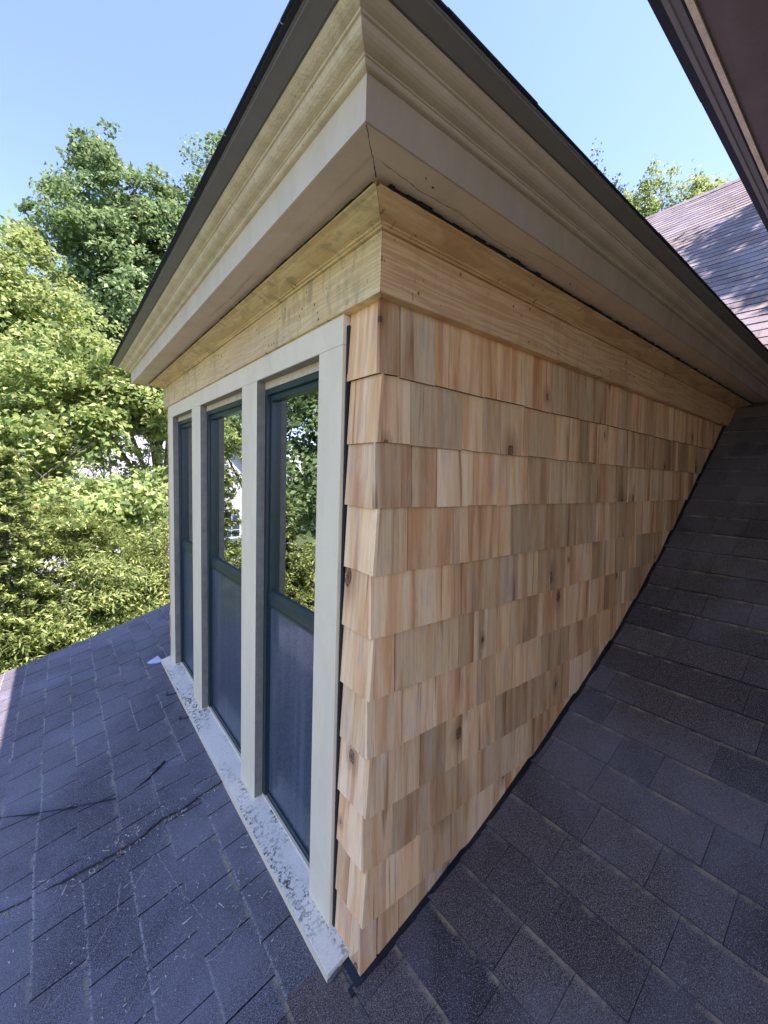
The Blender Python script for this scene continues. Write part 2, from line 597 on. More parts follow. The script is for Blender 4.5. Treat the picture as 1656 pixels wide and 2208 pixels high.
def roof_pt(s, off, y):
    x = np.interp(s, QS, QX)
    z = np.interp(s, QS, QZ)
    x2 = np.interp(s + .01, QS, QX) if s + .01 < STOT else x + (x - np.interp(s - .01, QS, QX))
    z2 = np.interp(s + .01, QS, QZ) if s + .01 < STOT else z + (z - np.interp(s - .01, QS, QZ))
    dx, dz = x2 - x, z2 - z
    L = math.hypot(dx, dz) or 1
    # gentle sag of the old deck
    sag = .0035 * math.sin(y * 3.1 + s * 1.3) + .0025 * math.sin(y * 7.3 - s * 4.1)
    if .1 < y < 2.6 and x < 0.0:
        sag += .006 * math.sin(y * 5.0 + 1.0 + s * 2.0) * min(1.0, -x * 4)
    o = off + sag + (lift_at(x, y) if off > -.0035 else 0)
    return (float(x - dz / L * o), y, float(z + dx / L * o))


def zroof(x):
    return float(np.interp(x, QX, QZ))


RAKE = 3.05
YR = -5.0
roof = thing('main_roof', 'dark asphalt shingled main roof curving up from the eave behind the cedar dormer', 'roof')
deck = MB()
ss = np.linspace(0, STOT, 80)
for a, b in zip(ss, ss[1:]):
    for y0, y1 in zip(np.linspace(YR, RAKE, 24), np.linspace(YR, RAKE, 24)[1:]):
        deck.face([roof_pt(a, -.0036, y0), roof_pt(b, -.0036, y0), roof_pt(b, -.0036, y1), roof_pt(a, -.0036, y1)][::-1])
deck.build('roof_deck', mat_plain('grit_filled_slits', (.30, .28, .26), .9, 0, .5, 220, .6), roof, merge=True)

mb = MB()
# courses anchored to those measured along the dormer wall
s0 = float(np.interp(.099, QX, QS))
EXPO = .1245
k0 = -int(s0 / EXPO)
ns = int((STOT - s0) / EXPO)
for k in range(k0, ns + 1):
    sa = s0 + k * EXPO
    sb = min(sa + EXPO, STOT)
    if sb - sa < .01:
        continue
    xa = float(np.interp(sa, QS, QX))
    y = RAKE
    upper = xa > 2.6
    # slate style tabs in front of the dormer, irregular laminated tabs beside it
    first = True
    lim = YR if upper else -2.2
    while y > lim:
        if y > 0.12 or upper:
            wd = .0825 if (first and k % 2) else .165
            if upper:
                wd = rr(.12, .34)
            gap = .0042 if not upper else .0012
        else:
            wd = rr(.11, .30)
            gap = .0012
        first = False
        y1 = max(y - wd, YR)
        if y > .12 > y1 and not upper:
            y1 = rr(.02, .1)
        r1, r2 = rr(0, 1), rr(0, 1)
        if upper:
            r1 = rr(.78, 1.0)  # upper courses paler: sun glare on the granules put into the colour
            r2 *= .5
        else:
            r1 = random.choice([rr(.06, .24), rr(.06, .24), rr(.68, .84)])
            r2 *= .5
        if y > .12 and not upper:
            r1 = rr(.32, .62)
            r2 = rr(0, 1) ** .4
        th = .0068 + rr(-.0006, .0018)
        if y <= .12 and rr(0, 1) < .45:
            th += .0018                         # upper ply of a laminated shingle
        ja, jb = rr(-.0012, .0012), rr(-.0012, .0012)
        ya, yb = y - gap, y1
        nseg = 3
        ys = np.linspace(ya, yb, nseg)
        for q0, q1 in zip(ys, ys[1:]):
            t0, t1 = (ya - q0) / (ya - yb), (ya - q1) / (ya - yb)
            j0, j1 = ja + (jb - ja) * t0, ja + (jb - ja) * t1
            A, B = roof_pt(sa + j0, th, q0), roof_pt(sa + j1, th, q1)
            Cc, D = roof_pt(sb, .0012, q1), roof_pt(sb, .0012, q0)
            mb.face([D, Cc, B, A][::-1] if False else [A, B, Cc, D], None, [(r1, r2, 0), (r1, r2, 0), (r1, r2, 1), (r1, r2, 1)])
            A0, B0 = roof_pt(sa + j0, -.003, q0), roof_pt(sa + j1, -.003, q1)
            mb.face([A0, B0, B, A], None, (0.0, r2, 0))  # butt face near black: shadow line of the course edge put into the colour
        for yy, sgn in ((ya, 1), (yb, -1)):
            mb.face([roof_pt(sa, -.003, yy), roof_pt(sa, th, yy), roof_pt(sb, .0012, yy), roof_pt(sb, -.003, yy)], None, (0.0, r2, 0))
        y = y1
mb.build('roof_shingles', M['asph'], roof)

# lifted strip of old shingles in front of the dormer (its torn edges read as dark cracks)
def sx(x):
    return float(np.interp(x, QX, QS))


up = [(-.02, .90), (-.10, 1.06), (-.20, 1.155), (-.27, 1.10), (-.34, 1.08), (-.44, 1.15), (-.53, 1.225), (-.64, 1.32), (-.75, 1.42), (-1.0, 1.60), (-1.4, 1.9)]
lw = [(-.02, .845), (-.10, .842), (-.20, .832), (-.27, .838), (-.34, .822), (-.44, .84), (-.53, .858), (-.64, .89), (-.75, .935), (-1.0, 1.0), (-1.4, 1.1)]
patch = MB()


def crack(poly, w0):
    P_ = []
    for (xa, ya), (xb, yb) in zip(poly, poly[1:]):
        n = max(2, int(math.hypot(xb - xa, yb - ya) / .012))
        P_ += [(xa + (xb - xa) * i / n + rr(-.0015, .0015), ya + (yb - ya) * i / n + rr(-.0018, .0018)) for i in range(n)]
    for (xa, ya), (xb, yb) in zip(P_, P_[1:]):
        dx, dy = xb - xa, yb - ya
        L = math.hypot(dx, dy) or 1
        wd = w0 * rr(.6, 1.4)
        ox, oy = -dy / L * wd, dx / L * wd
        patch.face([roof_pt(sx(a), h_, b) for a, b, h_ in ((xa, ya, .0095), (xb, yb, .0095), (xb + ox, yb + oy, .012), (xa + ox, ya + oy, .012))], None, (0, 0, 0))
        patch.face([roof_pt(sx(a), h_, b) for a, b, h_ in ((xa, ya, .0), (xb, yb, .0), (xb, yb, .0095), (xa, ya, .0095))], None, (0, 0, 0))


crack(lw, .0011)
crack(up[2:], .0008)
crack([(-.05, 1.62), (-.10, 1.655), (-.085, 1.70)], .0011)
crack([(-.05, 1.36), (-.095, 1.385), (-.08, 1.42)], .0011)
patch.build('torn_shingle_edge', M['asph_edge'], roof)

scr = MB()
for poly in ([(-.20, .845), (-.34, .70), (-.50, .56), (-.66, .47)], [(-.30, .73), (-.27, .55), (-.24, .42)], [(-.42, .62), (-.40, .74)], [(-.16, .33), (-.22, .30), (-.26, .31)], [(-.10, .19), (-.17, .17)], [(-.36, .40), (-.47, .33), (-.58, .30)]):
    for (xa, ya), (xb, yb) in zip(poly, poly[1:]):
        n = max(2, int(math.hypot(xb - xa, yb - ya) / .01))
        for i in range(n):
            if rr(0, 1) < .18:
                continue
            x_, y_ = xa + (xb - xa) * i / n, ya + (yb - ya) * i / n
            x2_, y2_ = xa + (xb - xa) * (i + 1) / n, ya + (yb - ya) * (i + 1) / n
            L = math.hypot(x2_ - x_, y2_ - y_)
            wd = rr(.0006, .0022)
            ox, oy = -(y2_ - y_) / L * wd, (x2_ - x_) / L * wd
            jx, jy_ = rr(-.002, .002), rr(-.002, .002)
            scr.face([roof_pt(sx(a), .0105, b) for a, b in ((x_ + jx, y_ + jy_), (x2_ + jx, y2_ + jy_), (x2_ + ox + jx, y2_ + oy + jy_), (x_ + ox + jx, y_ + oy + jy_))])
scr.build('pale_scuffs', mat_plain('dried_grit', (.42, .38, .33), .9, 0, .5, 200), roof)

# rake board, ridge cap, eave
rk = MB()
for a, b in zip(ss, ss[1:]):
    p = [roof_pt(a, -.008, RAKE - .012), roof_pt(a, -.008, RAKE + .006), roof_pt(a, -.12, RAKE + .006), roof_pt(a, -.12, RAKE - .012)]
    q = [roof_pt(b, -.008, RAKE - .012), roof_pt(b, -.008, RAKE + .006), roof_pt(b, -.12, RAKE + .006), roof_pt(b, -.12, RAKE - .012)]
    for i in range(4):
        j = (i + 1) % 4
        rk.face([p[i], p[j], q[j], q[i]])
rk.build('rake_board', M['casing'], roof)
rc = MB()
y = RAKE
XR, ZR = 7.35, 4.26
while y > YR:
    t = .012 + rr(-.001, .002)
    y1 = y - .13
    rc.face([(XR - .13, y, ZR - .105 + t), (XR - .13, y1, ZR - .105 + t * .5), (XR, y1, ZR + .008 + t * .5), (XR, y, ZR + .008 + t)], None, (.2, .5, .3))
    rc.face([(XR, y, ZR + .008 + t), (XR, y1, ZR + .008 + t * .5), (XR + .13, y1, ZR - .105 + t * .5), (XR + .13, y, ZR - .105 + t)], None, (.2, .5, .3))
    rc.face([(XR - .13, y, ZR - .125), (XR - .13, y, ZR - .105 + t), (XR, y, ZR + .008 + t), (XR, y, ZR - .01)], None, (0, .5, .3))
    rc.face([(XR - .13, y, ZR - .125), (XR - .13, y1, ZR - .125), (XR - .13, y1, ZR - .105 + t * .5), (XR - .13, y, ZR - .105 + t)], None, (0, .5, .3))
    y = y1
rc.build('ridge_cap', M['asph'], roof)
bk = MB()
bk.face([(XR, YR, ZR - .005), (XR + 7, YR, ZR - 5.8), (XR + 7, RAKE, ZR - 5.8), (XR, RAKE, ZR - .005)], None, (.5, .5, .4))
bk.build('rear_slope', M['asph'], roof)

# house body under the roof
GROUND = -7.4
hb = MB()
yb0, yb1 = YR + .1, RAKE - .14
xs_ = [-1.35] + [float(v) for v in np.linspace(-1.1, 7.3, 24)]
for a, b in zip(xs_, xs_[1:]):
    for yy in (yb0, yb1):
        hb.face([(a, yy, GROUND), (b, yy, GROUND), (b, yy, zroof(b) - .03), (a, yy, zroof(a) - .03)])
hb.face([(-1.35, yb0, GROUND), (-1.35, yb1, GROUND), (-1.35, yb1, zroof(-1.35) - .03), (-1.35, yb0, zroof(-1.35) - .03)])
hb.face([(7.3, yb0, GROUND), (13.6, yb0, GROUND), (13.6, yb0, -1.2), (7.3, yb0, 4.1)])
hb.face([(7.3, yb1, GROUND), (13.6, yb1, GROUND), (13.6, yb1, -1.2), (7.3, yb1, 4.1)])
hbo = hb.build('house_walls', M['casing'])
tag(hbo, 'painted gable and eave walls of the house under the dark shingled main roof', 'house wall')

# ------------------------------------------------------------------ the dormer
W = 2.10
dorm = thing('dormer', 'dormer clad in fresh cedar shingles with three green windows and wide cream cornice', 'dormer')
CZ = [0.151, 0, -.1398, -.2801, -.4254, -.5668, -.7091, -.8458, -.9878, -1.1213, -1.2593, -1.40, -1.54]


def shingle(mb_, p0, along, outn, z_top, z_bot, u0, u1, tb, tt, r):
    """one wedge shingle; p0 origin at butt surface plane, along = unit dir, outn = outward normal"""
    jb0, jb1 = rr(-.0022, .0022), rr(-.0022, .0022)
    jy = rr(-.0007, .0007)
    al, on = np.array(along), np.array(outn)

    def P(u, off, z):
        q = np.array(p0) + al * u + on * off
        return (q[0], q[1], z)
    zt = z_top
    ft = -.0070 + jy * .3
    a, b = P(u0, jy, z_bot + jb0), P(u1, jy + rr(-.001, .001), z_bot + jb1)
    c, d = P(u1, ft, zt), P(u0, ft, zt)
    ai, bi = P(u0, jy - tb, z_bot + jb0), P(u1, jy - tb, z_bot + jb1)
    ci, di = P(u1, ft - .006, zt), P(u0, ft - .006, zt)
    H = z_top - z_bot
    W_ = u1 - u0
    mb_.face([a, b, c, d], [(0, 0), (W_, 0), (W_, H), (0, H)], r)
    mb_.face([ai, a, b, bi], [(0, 0), (0, .01), (W_, .01), (W_, 0)], (r[0], .97, -1.1))  # butt face darkened: end grain plus a painted shadow line under the course
    mb_.face([ai, di, d, a], [(.003, 0), (.003, H), (0, H), (0, 0)], r)
    mb_.face([b, c, ci, bi], [(0, 0), (0, H), (.003, H), (.003, 0)], r)


wmat = M['cedar']
side = MB()
front = MB()
farst = MB()
farside = MB()
# known splits read off the photograph for the first courses (x metres)
for i in range(len(CZ) - 1):
    zt, zb = CZ[i] + .004, CZ[i + 1]
    even = i % 2 == 0
    # side wall along +x, outward -y
    u = 0.0 if even else .0095
    umax = np.interp(zt + .12, QZ, QX) + .05
    first = True
    while u < umax:
        wdt = random.choice([rr(.045, .085), rr(.075, .12), rr(.10, .155), rr(.13, .19)])
        r = (rr(0, 1), rr(0, 1), rr(0, 1))
        u1 = u + wdt
        shingle(side, (0, 0, 0), (1, 0, 0), (0, -1, 0), zt, zb, u, u1, .0105, .0, r)
        u = u1 + random.choice([.0012, .0022, .0034, .0052])
    # near strip of the front wall along +y, outward -x
    ye = .118 + rr(-.004, .004)
    u = .0095 if even else 0.0
    cuts = [ye] if rr(0, 1) < .6 else [rr(.045, .08), ye]
    if i == 0:
        cuts = [ye]
    for cc in cuts:
        r = (rr(0, 1), rr(.1, .9), rr(.35, 1))
        shingle(front, (0, 0, 0), (0, 1, 0), (-1, 0, 0), zt, zb, u, cc, .009, 0, r)
        u = cc + .0012
    # far strip
    r = (rr(0, 1), rr(0, 1), rr(.4, 1))
    shingle(farst, (0, 0, 0), (0, 1, 0), (-1, 0, 0), zt, zb, 2.03, W, .009, 0, r)
    # far side wall (seen only from the other side)
    u = .0
    while u < umax:
        u1 = u + rr(.07, .18)
        shingle(farside, (0, W, 0), (1, 0, 0), (0, 1, 0), zt, zb, u, u1, .009, 0, (rr(0, 1), rr(0, 1), rr(0, 1)))
        u = u1 + .0015
side.build('side_wall_shingles', wmat, dorm)
front.build('front_wall_shingles', wmat, dorm)
farst.build('front_wall_shingles', wmat, dorm)
farside.build('side_wall_shingles', wmat, dorm)
# sheathing in tar paper
tp = MB()
for bx_ in ((.012, 2.9, .0175, .03, -1.5, .30), (.012, 2.9, W - .03, W - .0175, -1.5, .30), (.012, .03, .0305, .233, -1.5, .13), (.012, .03, 1.91, W - .0305, -1.5, .13)):
    tp = MB()
    tp.box(*bx_)
    tp.build('tar_paper', M['tar'], dorm)

tp = MB()
tp.box(.0, .012, .119, .1275, -1.44, .125)
tp.build('tar_paper', M['tar'], dorm)
# step flashing / dark strip along the foot of the side wall
fl = MB()
sA, sB = sx(-.03), sx(2.6)
st = np.linspace(sA, sB, 60)
for a, b in zip(st, st[1:]):
    wj = .0085 + rr(-.002, .003)
    fl.face([roof_pt(a, .010, .005), roof_pt(b, .010, .005), roof_pt(b, .0085, -wj), roof_pt(a, .0085, -wj)][::-1])
    fl.face([roof_pt(a, .0085, -wj), roof_pt(b, .0085, -wj), roof_pt(b, .0, -wj), roof_pt(a, .0, -wj)][::-1])
fl.face([roof_pt(sx(-.014), .010, -.009), roof_pt(sx(-.014), .010, .12), roof_pt(sx(.01), .011, .12), roof_pt(sx(.01), .011, -.009)])
fl.face([roof_pt(sx(-.0145), -.002, -.009), roof_pt(sx(-.0145), -.002, .12), roof_pt(sx(-.014), .010, .12), roof_pt(sx(-.014), .010, -.009)])
fl.build('base_flashing', M['darkflash'], dorm)


# ---- cornice swept round three sides
def sweep(prof, x_end=3.05, closed=True, wob=0.0, nside=1):
    mbx = MB()
    n = len(prof)
    xs1 = list(np.linspace(x_end, 0, nside + 1))[:-1] if nside > 1 else [x_end]

    def ring(a):
        pts = [(x, -a) for x in xs1]
        pts += [(-a, -a)]
        if nside > 1:
            pts += [(-a, yy) for yy in np.linspace(.1, W - .1, nside)]
        pts += [(-a, W + a)]
        pts += [(x_end, W + a)]
        return pts
    rings = [[(p[0], p[1], z) for p in ring(a)] for a, z in prof]
    if wob:
        rings = [[(p[0], p[1], p[2] + wob * (rr(-1, 1))) for p in R] for R in rings]
    rng = range(n) if closed else range(n - 1)
    for i in rng:
        j = (i + 1) % n
        for k_ in range(len(rings[0]) - 1):
            mbx.face([rings[i][k_], rings[i][k_ + 1], rings[j][k_ + 1], rings[j][k_]])
    return mbx


# frieze boards: one along the front, one along each side, butt joint at the corner
fz0, fz1 = .150, .2645
def board(x0o, y0o, x1o, y1o, inner0, inner1, z0, z1):
    b_ = MB()
    b_.hexa([(x0o, y0o, z0), (x1o, y1o, z0), (inner1[0], inner1[1], z0), (inner0[0], inner0[1], z0),
             (x0o, y0o, z1), (x1o, y1o, z1), (inner1[0], inner1[1], z1), (inner0[0], inner0[1], z1)])
    return b_


board(-.017, -.0166, -.017, W + .0166, (.010, .0104), (.010, W - .0104), fz0, fz1).build('frieze_board', M['pine_front'], dorm, bevel=.0012)
board(-.0163, -.0172, 2.85, -.0172, (.0110, .010), (2.85, .010), fz0 - .0005, fz1).build('frieze_board', M['pine_side'], dorm, bevel=.0012)
board(-.0163, W + .0172, 2.85, W + .0172, (.0110, W - .010), (2.85, W - .010), fz0 - .0005, fz1).build('frieze_board', M['pine_side'], dorm, bevel=.0012)

# small cove moulding of bare wood under the soffit
cove = [(.012, .2655), (.0225, .2655), (.0225, .2695), (.0275, .2703), (.0290, .2730), (.0345, .2742), (.046, .2765), (.058, .2795), (.068, .2825), (.073, .2848), (.0840, .2858), (.0840, .2895), (.012, .2895)]


def part_of_sweep(prof, which, cut=0.0):
    """front run (mitred both ends) or near/far side run"""
    mbx = MB()
    n = len(prof)
    for i in range(n):
        j = (i + 1) % n
        (a, z), (c_, z2) = prof[i], prof[j]
        if which == 'front':
            q = [(-a, -a + cut, z), (-a, W + a - cut, z), (-c_, W + c_ - cut, z2), (-c_, -c_ + cut, z2)]
        elif which == 'near':
            q = [(3.0, -a, z), (-a + cut, -a, z), (-c_ + cut, -c_, z2), (3.0, -c_, z2)]
        else:
            q = [(3.0, W + a, z), (-a + cut, W + a, z), (-c_ + cut, W + c_, z2), (3.0, W + c_, z2)]
        mbx.face(q)
    if which == 'front':
        mbx.face([(-a, -a + cut, z) for a, z in prof])
        mbx.face([(-a, W + a - cut, z) for a, z in prof])
    elif which == 'near':
        mbx.face([(-a + cut, -a, z) for a, z in prof])
    else:
        mbx.face([(-a + cut, W + a, z) for a, z in prof])
    return mbx


part_of_sweep(cove, 'front', .0005).build('cove_moulding', M['pine_front'], dorm)
part_of_sweep(cove, 'near', .0005).build('cove_moulding', M['pine_side'], dorm)
part_of_sweep(cove, 'far', .0005).build('cove_moulding', M['pine_side'], dorm)

# black ragged gap above the cove
gap = MB()
for which in ('near', 'front'):
    u = -.10
    while u < (2.9 if which == 'near' else W + .1):
        w_ = rr(.01, .035)
        a = .079 + rr(0, .007 if which == 'near' else .003)
        if which == 'near':
            gap.box(u, u + w_, -a, -.03, .2892, .2985) if u > -.075 else None
        else:
            gap.box(-a, -.03, u, u + w_, .2892, .2985) if -.075 < u < W + .07 else None
        u += w_
gap.build('soffit_gap', M['tar'], dorm)

# soffit
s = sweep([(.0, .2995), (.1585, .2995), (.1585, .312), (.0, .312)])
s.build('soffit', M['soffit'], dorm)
# narrow strip applied beside the fascia on the front run
st_ = MB()
st_.face([(-.1585, -.1585, .2965), (-.1585, W + .1585, .2965), (-.118, W + .118, .2965), (-.118, -.118, .2965)])
st_.face([(-.118, -.118, .2965), (-.118, W + .118, .2965), (-.118, W + .118, .2995), (-.118, -.118, .2995)])
st_.face([(2.9, -.1585, .2965), (-.1585, -.1585, .2965), (-.118, -.118, .2965), (2.9, -.118, .2965)])
st_.face([(2.9, -.118, .2965), (-.118, -.118, .2965), (-.118, -.118, .2995), (2.9, -.118, .2995)])
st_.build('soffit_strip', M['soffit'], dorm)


def px_plane(px, py, z):
    d_ = R_ * (px - 828.0) / FPX - U_ * (py - 1104.0) / FPX + F_
    t_ = (z - CAM[2]) / d_[2]
    p_ = CAM + d_ * t_
    return (float(p_[0]), float(p_[1]))


# hairline cracks and the open mitre in the soffit paint (plan positions at the soffit's height)
def hair(pts, z, wd):
    pc = MB()
    P_ = []
    for (xa, ya), (xb, yb) in zip(pts, pts[1:]):
        n = max(2, int(math.hypot(xb - xa, yb - ya) / .008))
        P_ += [(xa + (xb - xa) * i / n + rr(-.0008, .0008), ya + (yb - ya) * i / n + rr(-.0008, .0008)) for i in range(n)]
    P_.append(pts[-1])
    for (xa, ya), (xb, yb) in zip(P_, P_[1:]):
        L = math.hypot(xb - xa, yb - ya) or 1
        w_ = wd * rr(.4, 1.3)
        ox, oy = -(yb - ya) / L * w_, (xb - xa) / L * w_
        pc.face([(xa, ya, z), (xb, yb, z), (xb + ox, yb + oy, z), (xa + ox, ya + oy, z)])
    pc.build('paint_crack', M['tar'], dorm)


hair([(-.118, -.1185), (-.079, -.079)], .2993, .0016)
hair([(-.1585, -.1588), (-.118, -.118)], .2962, .0010)
hair([(-.09, -.112), (.0, -.104), (.10, -.110), (.22, -.098), (.34, -.104)], .2992, .0009)
hair([(.30, -.125), (.45, -.135), (.62, -.128)], .2962, .0007)
hair([(-.112, .42), (-.106, .58), (-.113, .80)], .2992, .0007)
for a_ in ((-.02, -.139), (.005, -.131), (.52, -.112), (.86, -.133)):
    hair([a_, (a_[0] + .006, a_[1] + .003)], .2961, .003)
# fascia band
fpro = [(.1587, .2960), (.1625, .2960), (.1632, .3590), (.1587, .3590)]
part_of_sweep(fpro, 'front').build('fascia_board', M['fascia'], dorm)
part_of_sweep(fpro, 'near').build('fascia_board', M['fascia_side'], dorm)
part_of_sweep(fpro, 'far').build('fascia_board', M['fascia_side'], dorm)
# crown moulding, thick with paint
crown = [(.150, .3592), (.1690, .3592), (.1715, .3600), (.1735, .3620), (.1740, .3650), (.1765, .3655), (.1770, .3675), (.1810, .3680), (.1870, .3690), (.1925, .3715), (.1960, .3745), (.1980, .3785), (.1985, .3825), (.2020, .3830), (.2030, .3850), (.2055, .3855), (.2110, .3870), (.2160, .3895), (.2195, .3925), (.2213, .3950), (.2215, .3975), (.150, .3975)]
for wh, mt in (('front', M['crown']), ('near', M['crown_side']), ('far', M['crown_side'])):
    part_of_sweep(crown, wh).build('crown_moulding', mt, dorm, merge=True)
# dark recess, then the metal drip edge and the shingle edge
sweep([(.150, .3977), (.2195, .3977), (.2195, .3996), (.150, .3996)]).build('shadow_gap', M['tar'], dorm)
sweep([(.150, .3998), (.2245, .3998), (.2250, .4003), (.2455, .4018), (.2460, .4008), (.2500, .4008), (.2505, .4032), (.2535, .4036), (.2537, .4046), (.150, .4046)]).build('drip_edge', M['drip'], dorm)
es = MB()
for layer, (aa, z0_, z1_) in enumerate(((.2600, .4048, .4072), (.2650, .4074, .4100))):
    u = -.27
    while u < W + .27:
        w_ = rr(.10, .32)
        j = rr(-.0016, .0016)
        u1 = min(u + w_, W + .27)
        es.box(-aa + j, -.10, max(u, -aa + .008), min(u1 - .002, W + aa - .008), z0_ + rr(-.0005, .0005), z1_)
        u += w_
    u = -.10
    while u < 3.0:
        w_ = rr(.10, .32)
        j = rr(-.0016, .0016)
        es.box(u, u + w_ - .002, -aa + .008 + j, -.02, z0_ + rr(-.0005, .0005) + .0002, z1_ + .0003)
        es.box(u, u + w_ - .002, W + .02, W + aa + j, z0_ + rr(-.0005, .0005) + .0002, z1_ + .0003)
        u += w_
es.build('eave_shingle_edge', M['eave_shingle'], dorm)
# hipped roof of the dormer
hr = MB()
A_ = .256
pk = .41 + (W / 2 + A_) * .36
rx = -A_ + (W / 2 + A_)
c0, c1 = (-A_, -A_, .4105), (-A_, W + A_, .4105)
e0, e1 = (5.0, -A_, .4105), (5.0, W + A_, .4105)
r0, r1 = (rx, W / 2, pk), (5.0, W / 2, pk)
for f in ([c0, c1, r0][::-1], [c0, e0, r1, r0], [c1, e1, r1, r0][::-1]):
    hr.face(f, None, (.5, .5, .4))
hr.build('hip_roof', M['asph'], dorm)

# ---- front trim and windows
XF = -.010
def liner(y1, z0):
    q_ = MB()
    q_.box(XF + .0012, .0192, y1 - .0012, y1 - .0002, z0, HB - .0006)
    q_.build('reveal_liner', M['jamb'], dorm)


posts = [(.128, .2355, -1.372), (.6435, .781, -1.385), (1.328, 1.478, -1.385), (1.905, 2.022, -1.385)]
HB = .083
t = MB()
t.box(XF, .018, .128, 2.022, HB + .0004, fz0 - .0005)
t.build('head_casing', M['casing'], dorm, bevel=.0015)
for y0, y1, zb in posts:
    t = MB()
    t.box(XF, .0195, y0, y1, zb, HB)
    t.build('casing_post', M['casing'], dorm, bevel=.0018)
# nail heads on the frieze
nm = mat_plain('rusty_nail', (.10, .08, .07), .5, .4)

ZS = -1.366      # back of the sill
sl = MB()
yA, yB = .052, 2.06
segs = 24
yy = np.linspace(yA, yB, segs + 1)
prof = [(.024, ZS + .004), (-.0560, ZS - .0185), (-.0575, ZS - .0205), (-.0575, ZS - .050), (-.050, ZS - .052), (-.050, ZS - .075), (.024, ZS - .06)]
for i in range(len(prof)):
    j = (i + 1) % len(prof)
    for a, b_ in zip(yy, yy[1:]):
        sl.face([(prof[i][0], a, prof[i][1]), (prof[i][0], b_, prof[i][1]), (prof[j][0], b_, prof[j][1]), (prof[j][0], a, prof[j][1])])
sl.face([(p[0], yA, p[1]) for p in prof])
sl.face([(p[0], yB, p[1]) for p in prof])
sl.build('window_sill', M['sill'], dorm, merge=True)
sf = MB()
sf.box(-.0590, -.0578, yA - .001, yB + .001, ZS - .050, ZS - .0215)
sf.build('sill_edge', M['casing'], dorm)

wins = [(.2355, .6435), (.781, 1.328), (1.478, 1.905)]
for y0, y1 in wins:
    wn = thing('sash_window', None, None)
    del_keys = [k_ for k_ in ('label', 'category') if k_ in wn.keys()]
    wn.parent = dorm
    # cream head strip with peeling edge
    h = MB()
    h.box(.0185, .06, y0, y1, .0585, HB - .0004)
    h.build('head_strip', M['crown'], wn)
    liner(y1, ZS + .002)
    h = MB()
    h.box(XF + .0012, .0183, y0 + .0005, y1 - .0015, HB - .0016, HB - .0003)
    h.build('head_liner', M['jamb'], wn)
    # outer frame
    f = MB()
    JW = .019
    f.box(.0198, .075, y0 + .0004, y0 + JW, ZS + .01, .058)
    f.box(.0198, .075, y1 - JW, y1 - .0004, ZS + .01, .058)
    f.box(.0198, .075, y0 + JW, y1 - JW, .0400, .058)
    f.build('outer_frame', M['green'], wn, bevel=.002)
    f = MB()
    J2 = JW + .011
    f.box(.030, .072, y0 + JW + .0005, y0 + J2, -.652, .0395)
    f.box(.030, .072, y1 - J2, y1 - JW - .0005, -.652, .0395)
    f.box(.030, .072, y0 + J2, y1 - J2, .0215, .0395)
    # meeting rail with a sloped top
    zr0, zr1 = -.662, -.606
    ya, yb = y0 + JW + .0006, y1 - JW - .0006
    pr = [(.028, zr0 + .004), (.028, zr1 - .022), (.036, zr1 - .006), (.050, zr1), (.072, zr1), (.072, zr0 + .004)]
    for i in range(len(pr)):
        j = (i + 1) % len(pr)
        f.face([(pr[i][0], ya, pr[i][1]), (pr[i][0], yb, pr[i][1]), (pr[j][0], yb, pr[j][1]), (pr[j][0], ya, pr[j][1])])
    f.face([(p[0], ya, p[1]) for p in pr])
    f.face([(p[0], yb, p[1]) for p in pr])
    f.build('upper_sash', M['green'], wn, bevel=.0015)
    g = MB()
    g.face([(.044, y0 + J2 - .001, -.61), (.044, y1 - J2 + .001, -.61), (.044, y1 - J2 + .001, .0225), (.044, y0 + J2 - .001, .0225)][::-1])
    g.build('glass_pane', M['glass'], wn)
    sc_ = MB()
    sc_.box(.034, .036, y0 + JW + .006, y1 - JW - .006, ZS + .026, -.668)
    sc_.build('insect_screen', M['screen'], wn)
    f = MB()
    f.box(.030, .040, y0 + JW + .0005, y0 + JW + .007, ZS + .0185, -.6585)
    f.box(.030, .040, y1 - JW - .007, y1 - JW - .0005, ZS + .0185, -.6585)
    f.box(.0285, .042, y0 + JW + .0005, y1 - JW - .0005, ZS + .004, ZS + .0260)
    f.box(.030, .040, y0 + JW + .007, y1 - JW - .007, -.6685, -.6600)
    f.build('screen_frame', M['green'], wn)
    # thin pale bead at the sill and under the rail
    f = MB()
    f.box(.0190, .0270, y0, y1, ZS - .002, ZS + .0085)
    f.build('sill_bead', M['casing'], wn)
    # curtain / dark room behind the glass
    r_ = MB()
    r_.face([(.085, y0, ZS), (.085, y1, ZS), (.085, y1, .07), (.085, y0, .07)])
    r_.build('dark_interior', M['dark'], wn)
    for k_ in del_keys:
        pass

# crumpled lead at the near end of the sill, bent tab at the far end
cr = MB()
nx, ny = 8, 5
grid = []
for i in range(nx):
    row = []
    for j in range(ny):
        x = -.062 + .075 * i / (nx - 1)
        yv = .050 - .012 * j / (ny - 1) + rr(-.003, .003)
        z = ZS - .012 - .022 * (1 - i / (nx - 1)) - .045 * (j / (ny - 1)) ** 1.5 + rr(-.004, .005)
        row.append((x, yv, z))
    grid.append(row)
for i in range(nx - 1):
    for j in range(ny - 1):
        cr.face([grid[i][j], grid[i + 1][j], grid[i + 1][j + 1], grid[i][j + 1]])
cr.build('lead_flashing', M['flash'], dorm, merge=True)
cr = MB()
cr.hexa([(-.05, 2.06, ZS - .03), (-.105, 2.09, ZS - .055), (-.125, 2.135, ZS - .05), (-.065, 2.13, ZS - .02),
         (-.05, 2.06, ZS - .028), (-.105, 2.09, ZS - .053), (-.125, 2.135, ZS - .048), (-.065, 2.13, ZS - .018)])
cr.build('bent_metal_tab', mat_plain('pale_metal', (.55, .58, .66), .35, .5, .3, 30), dorm)

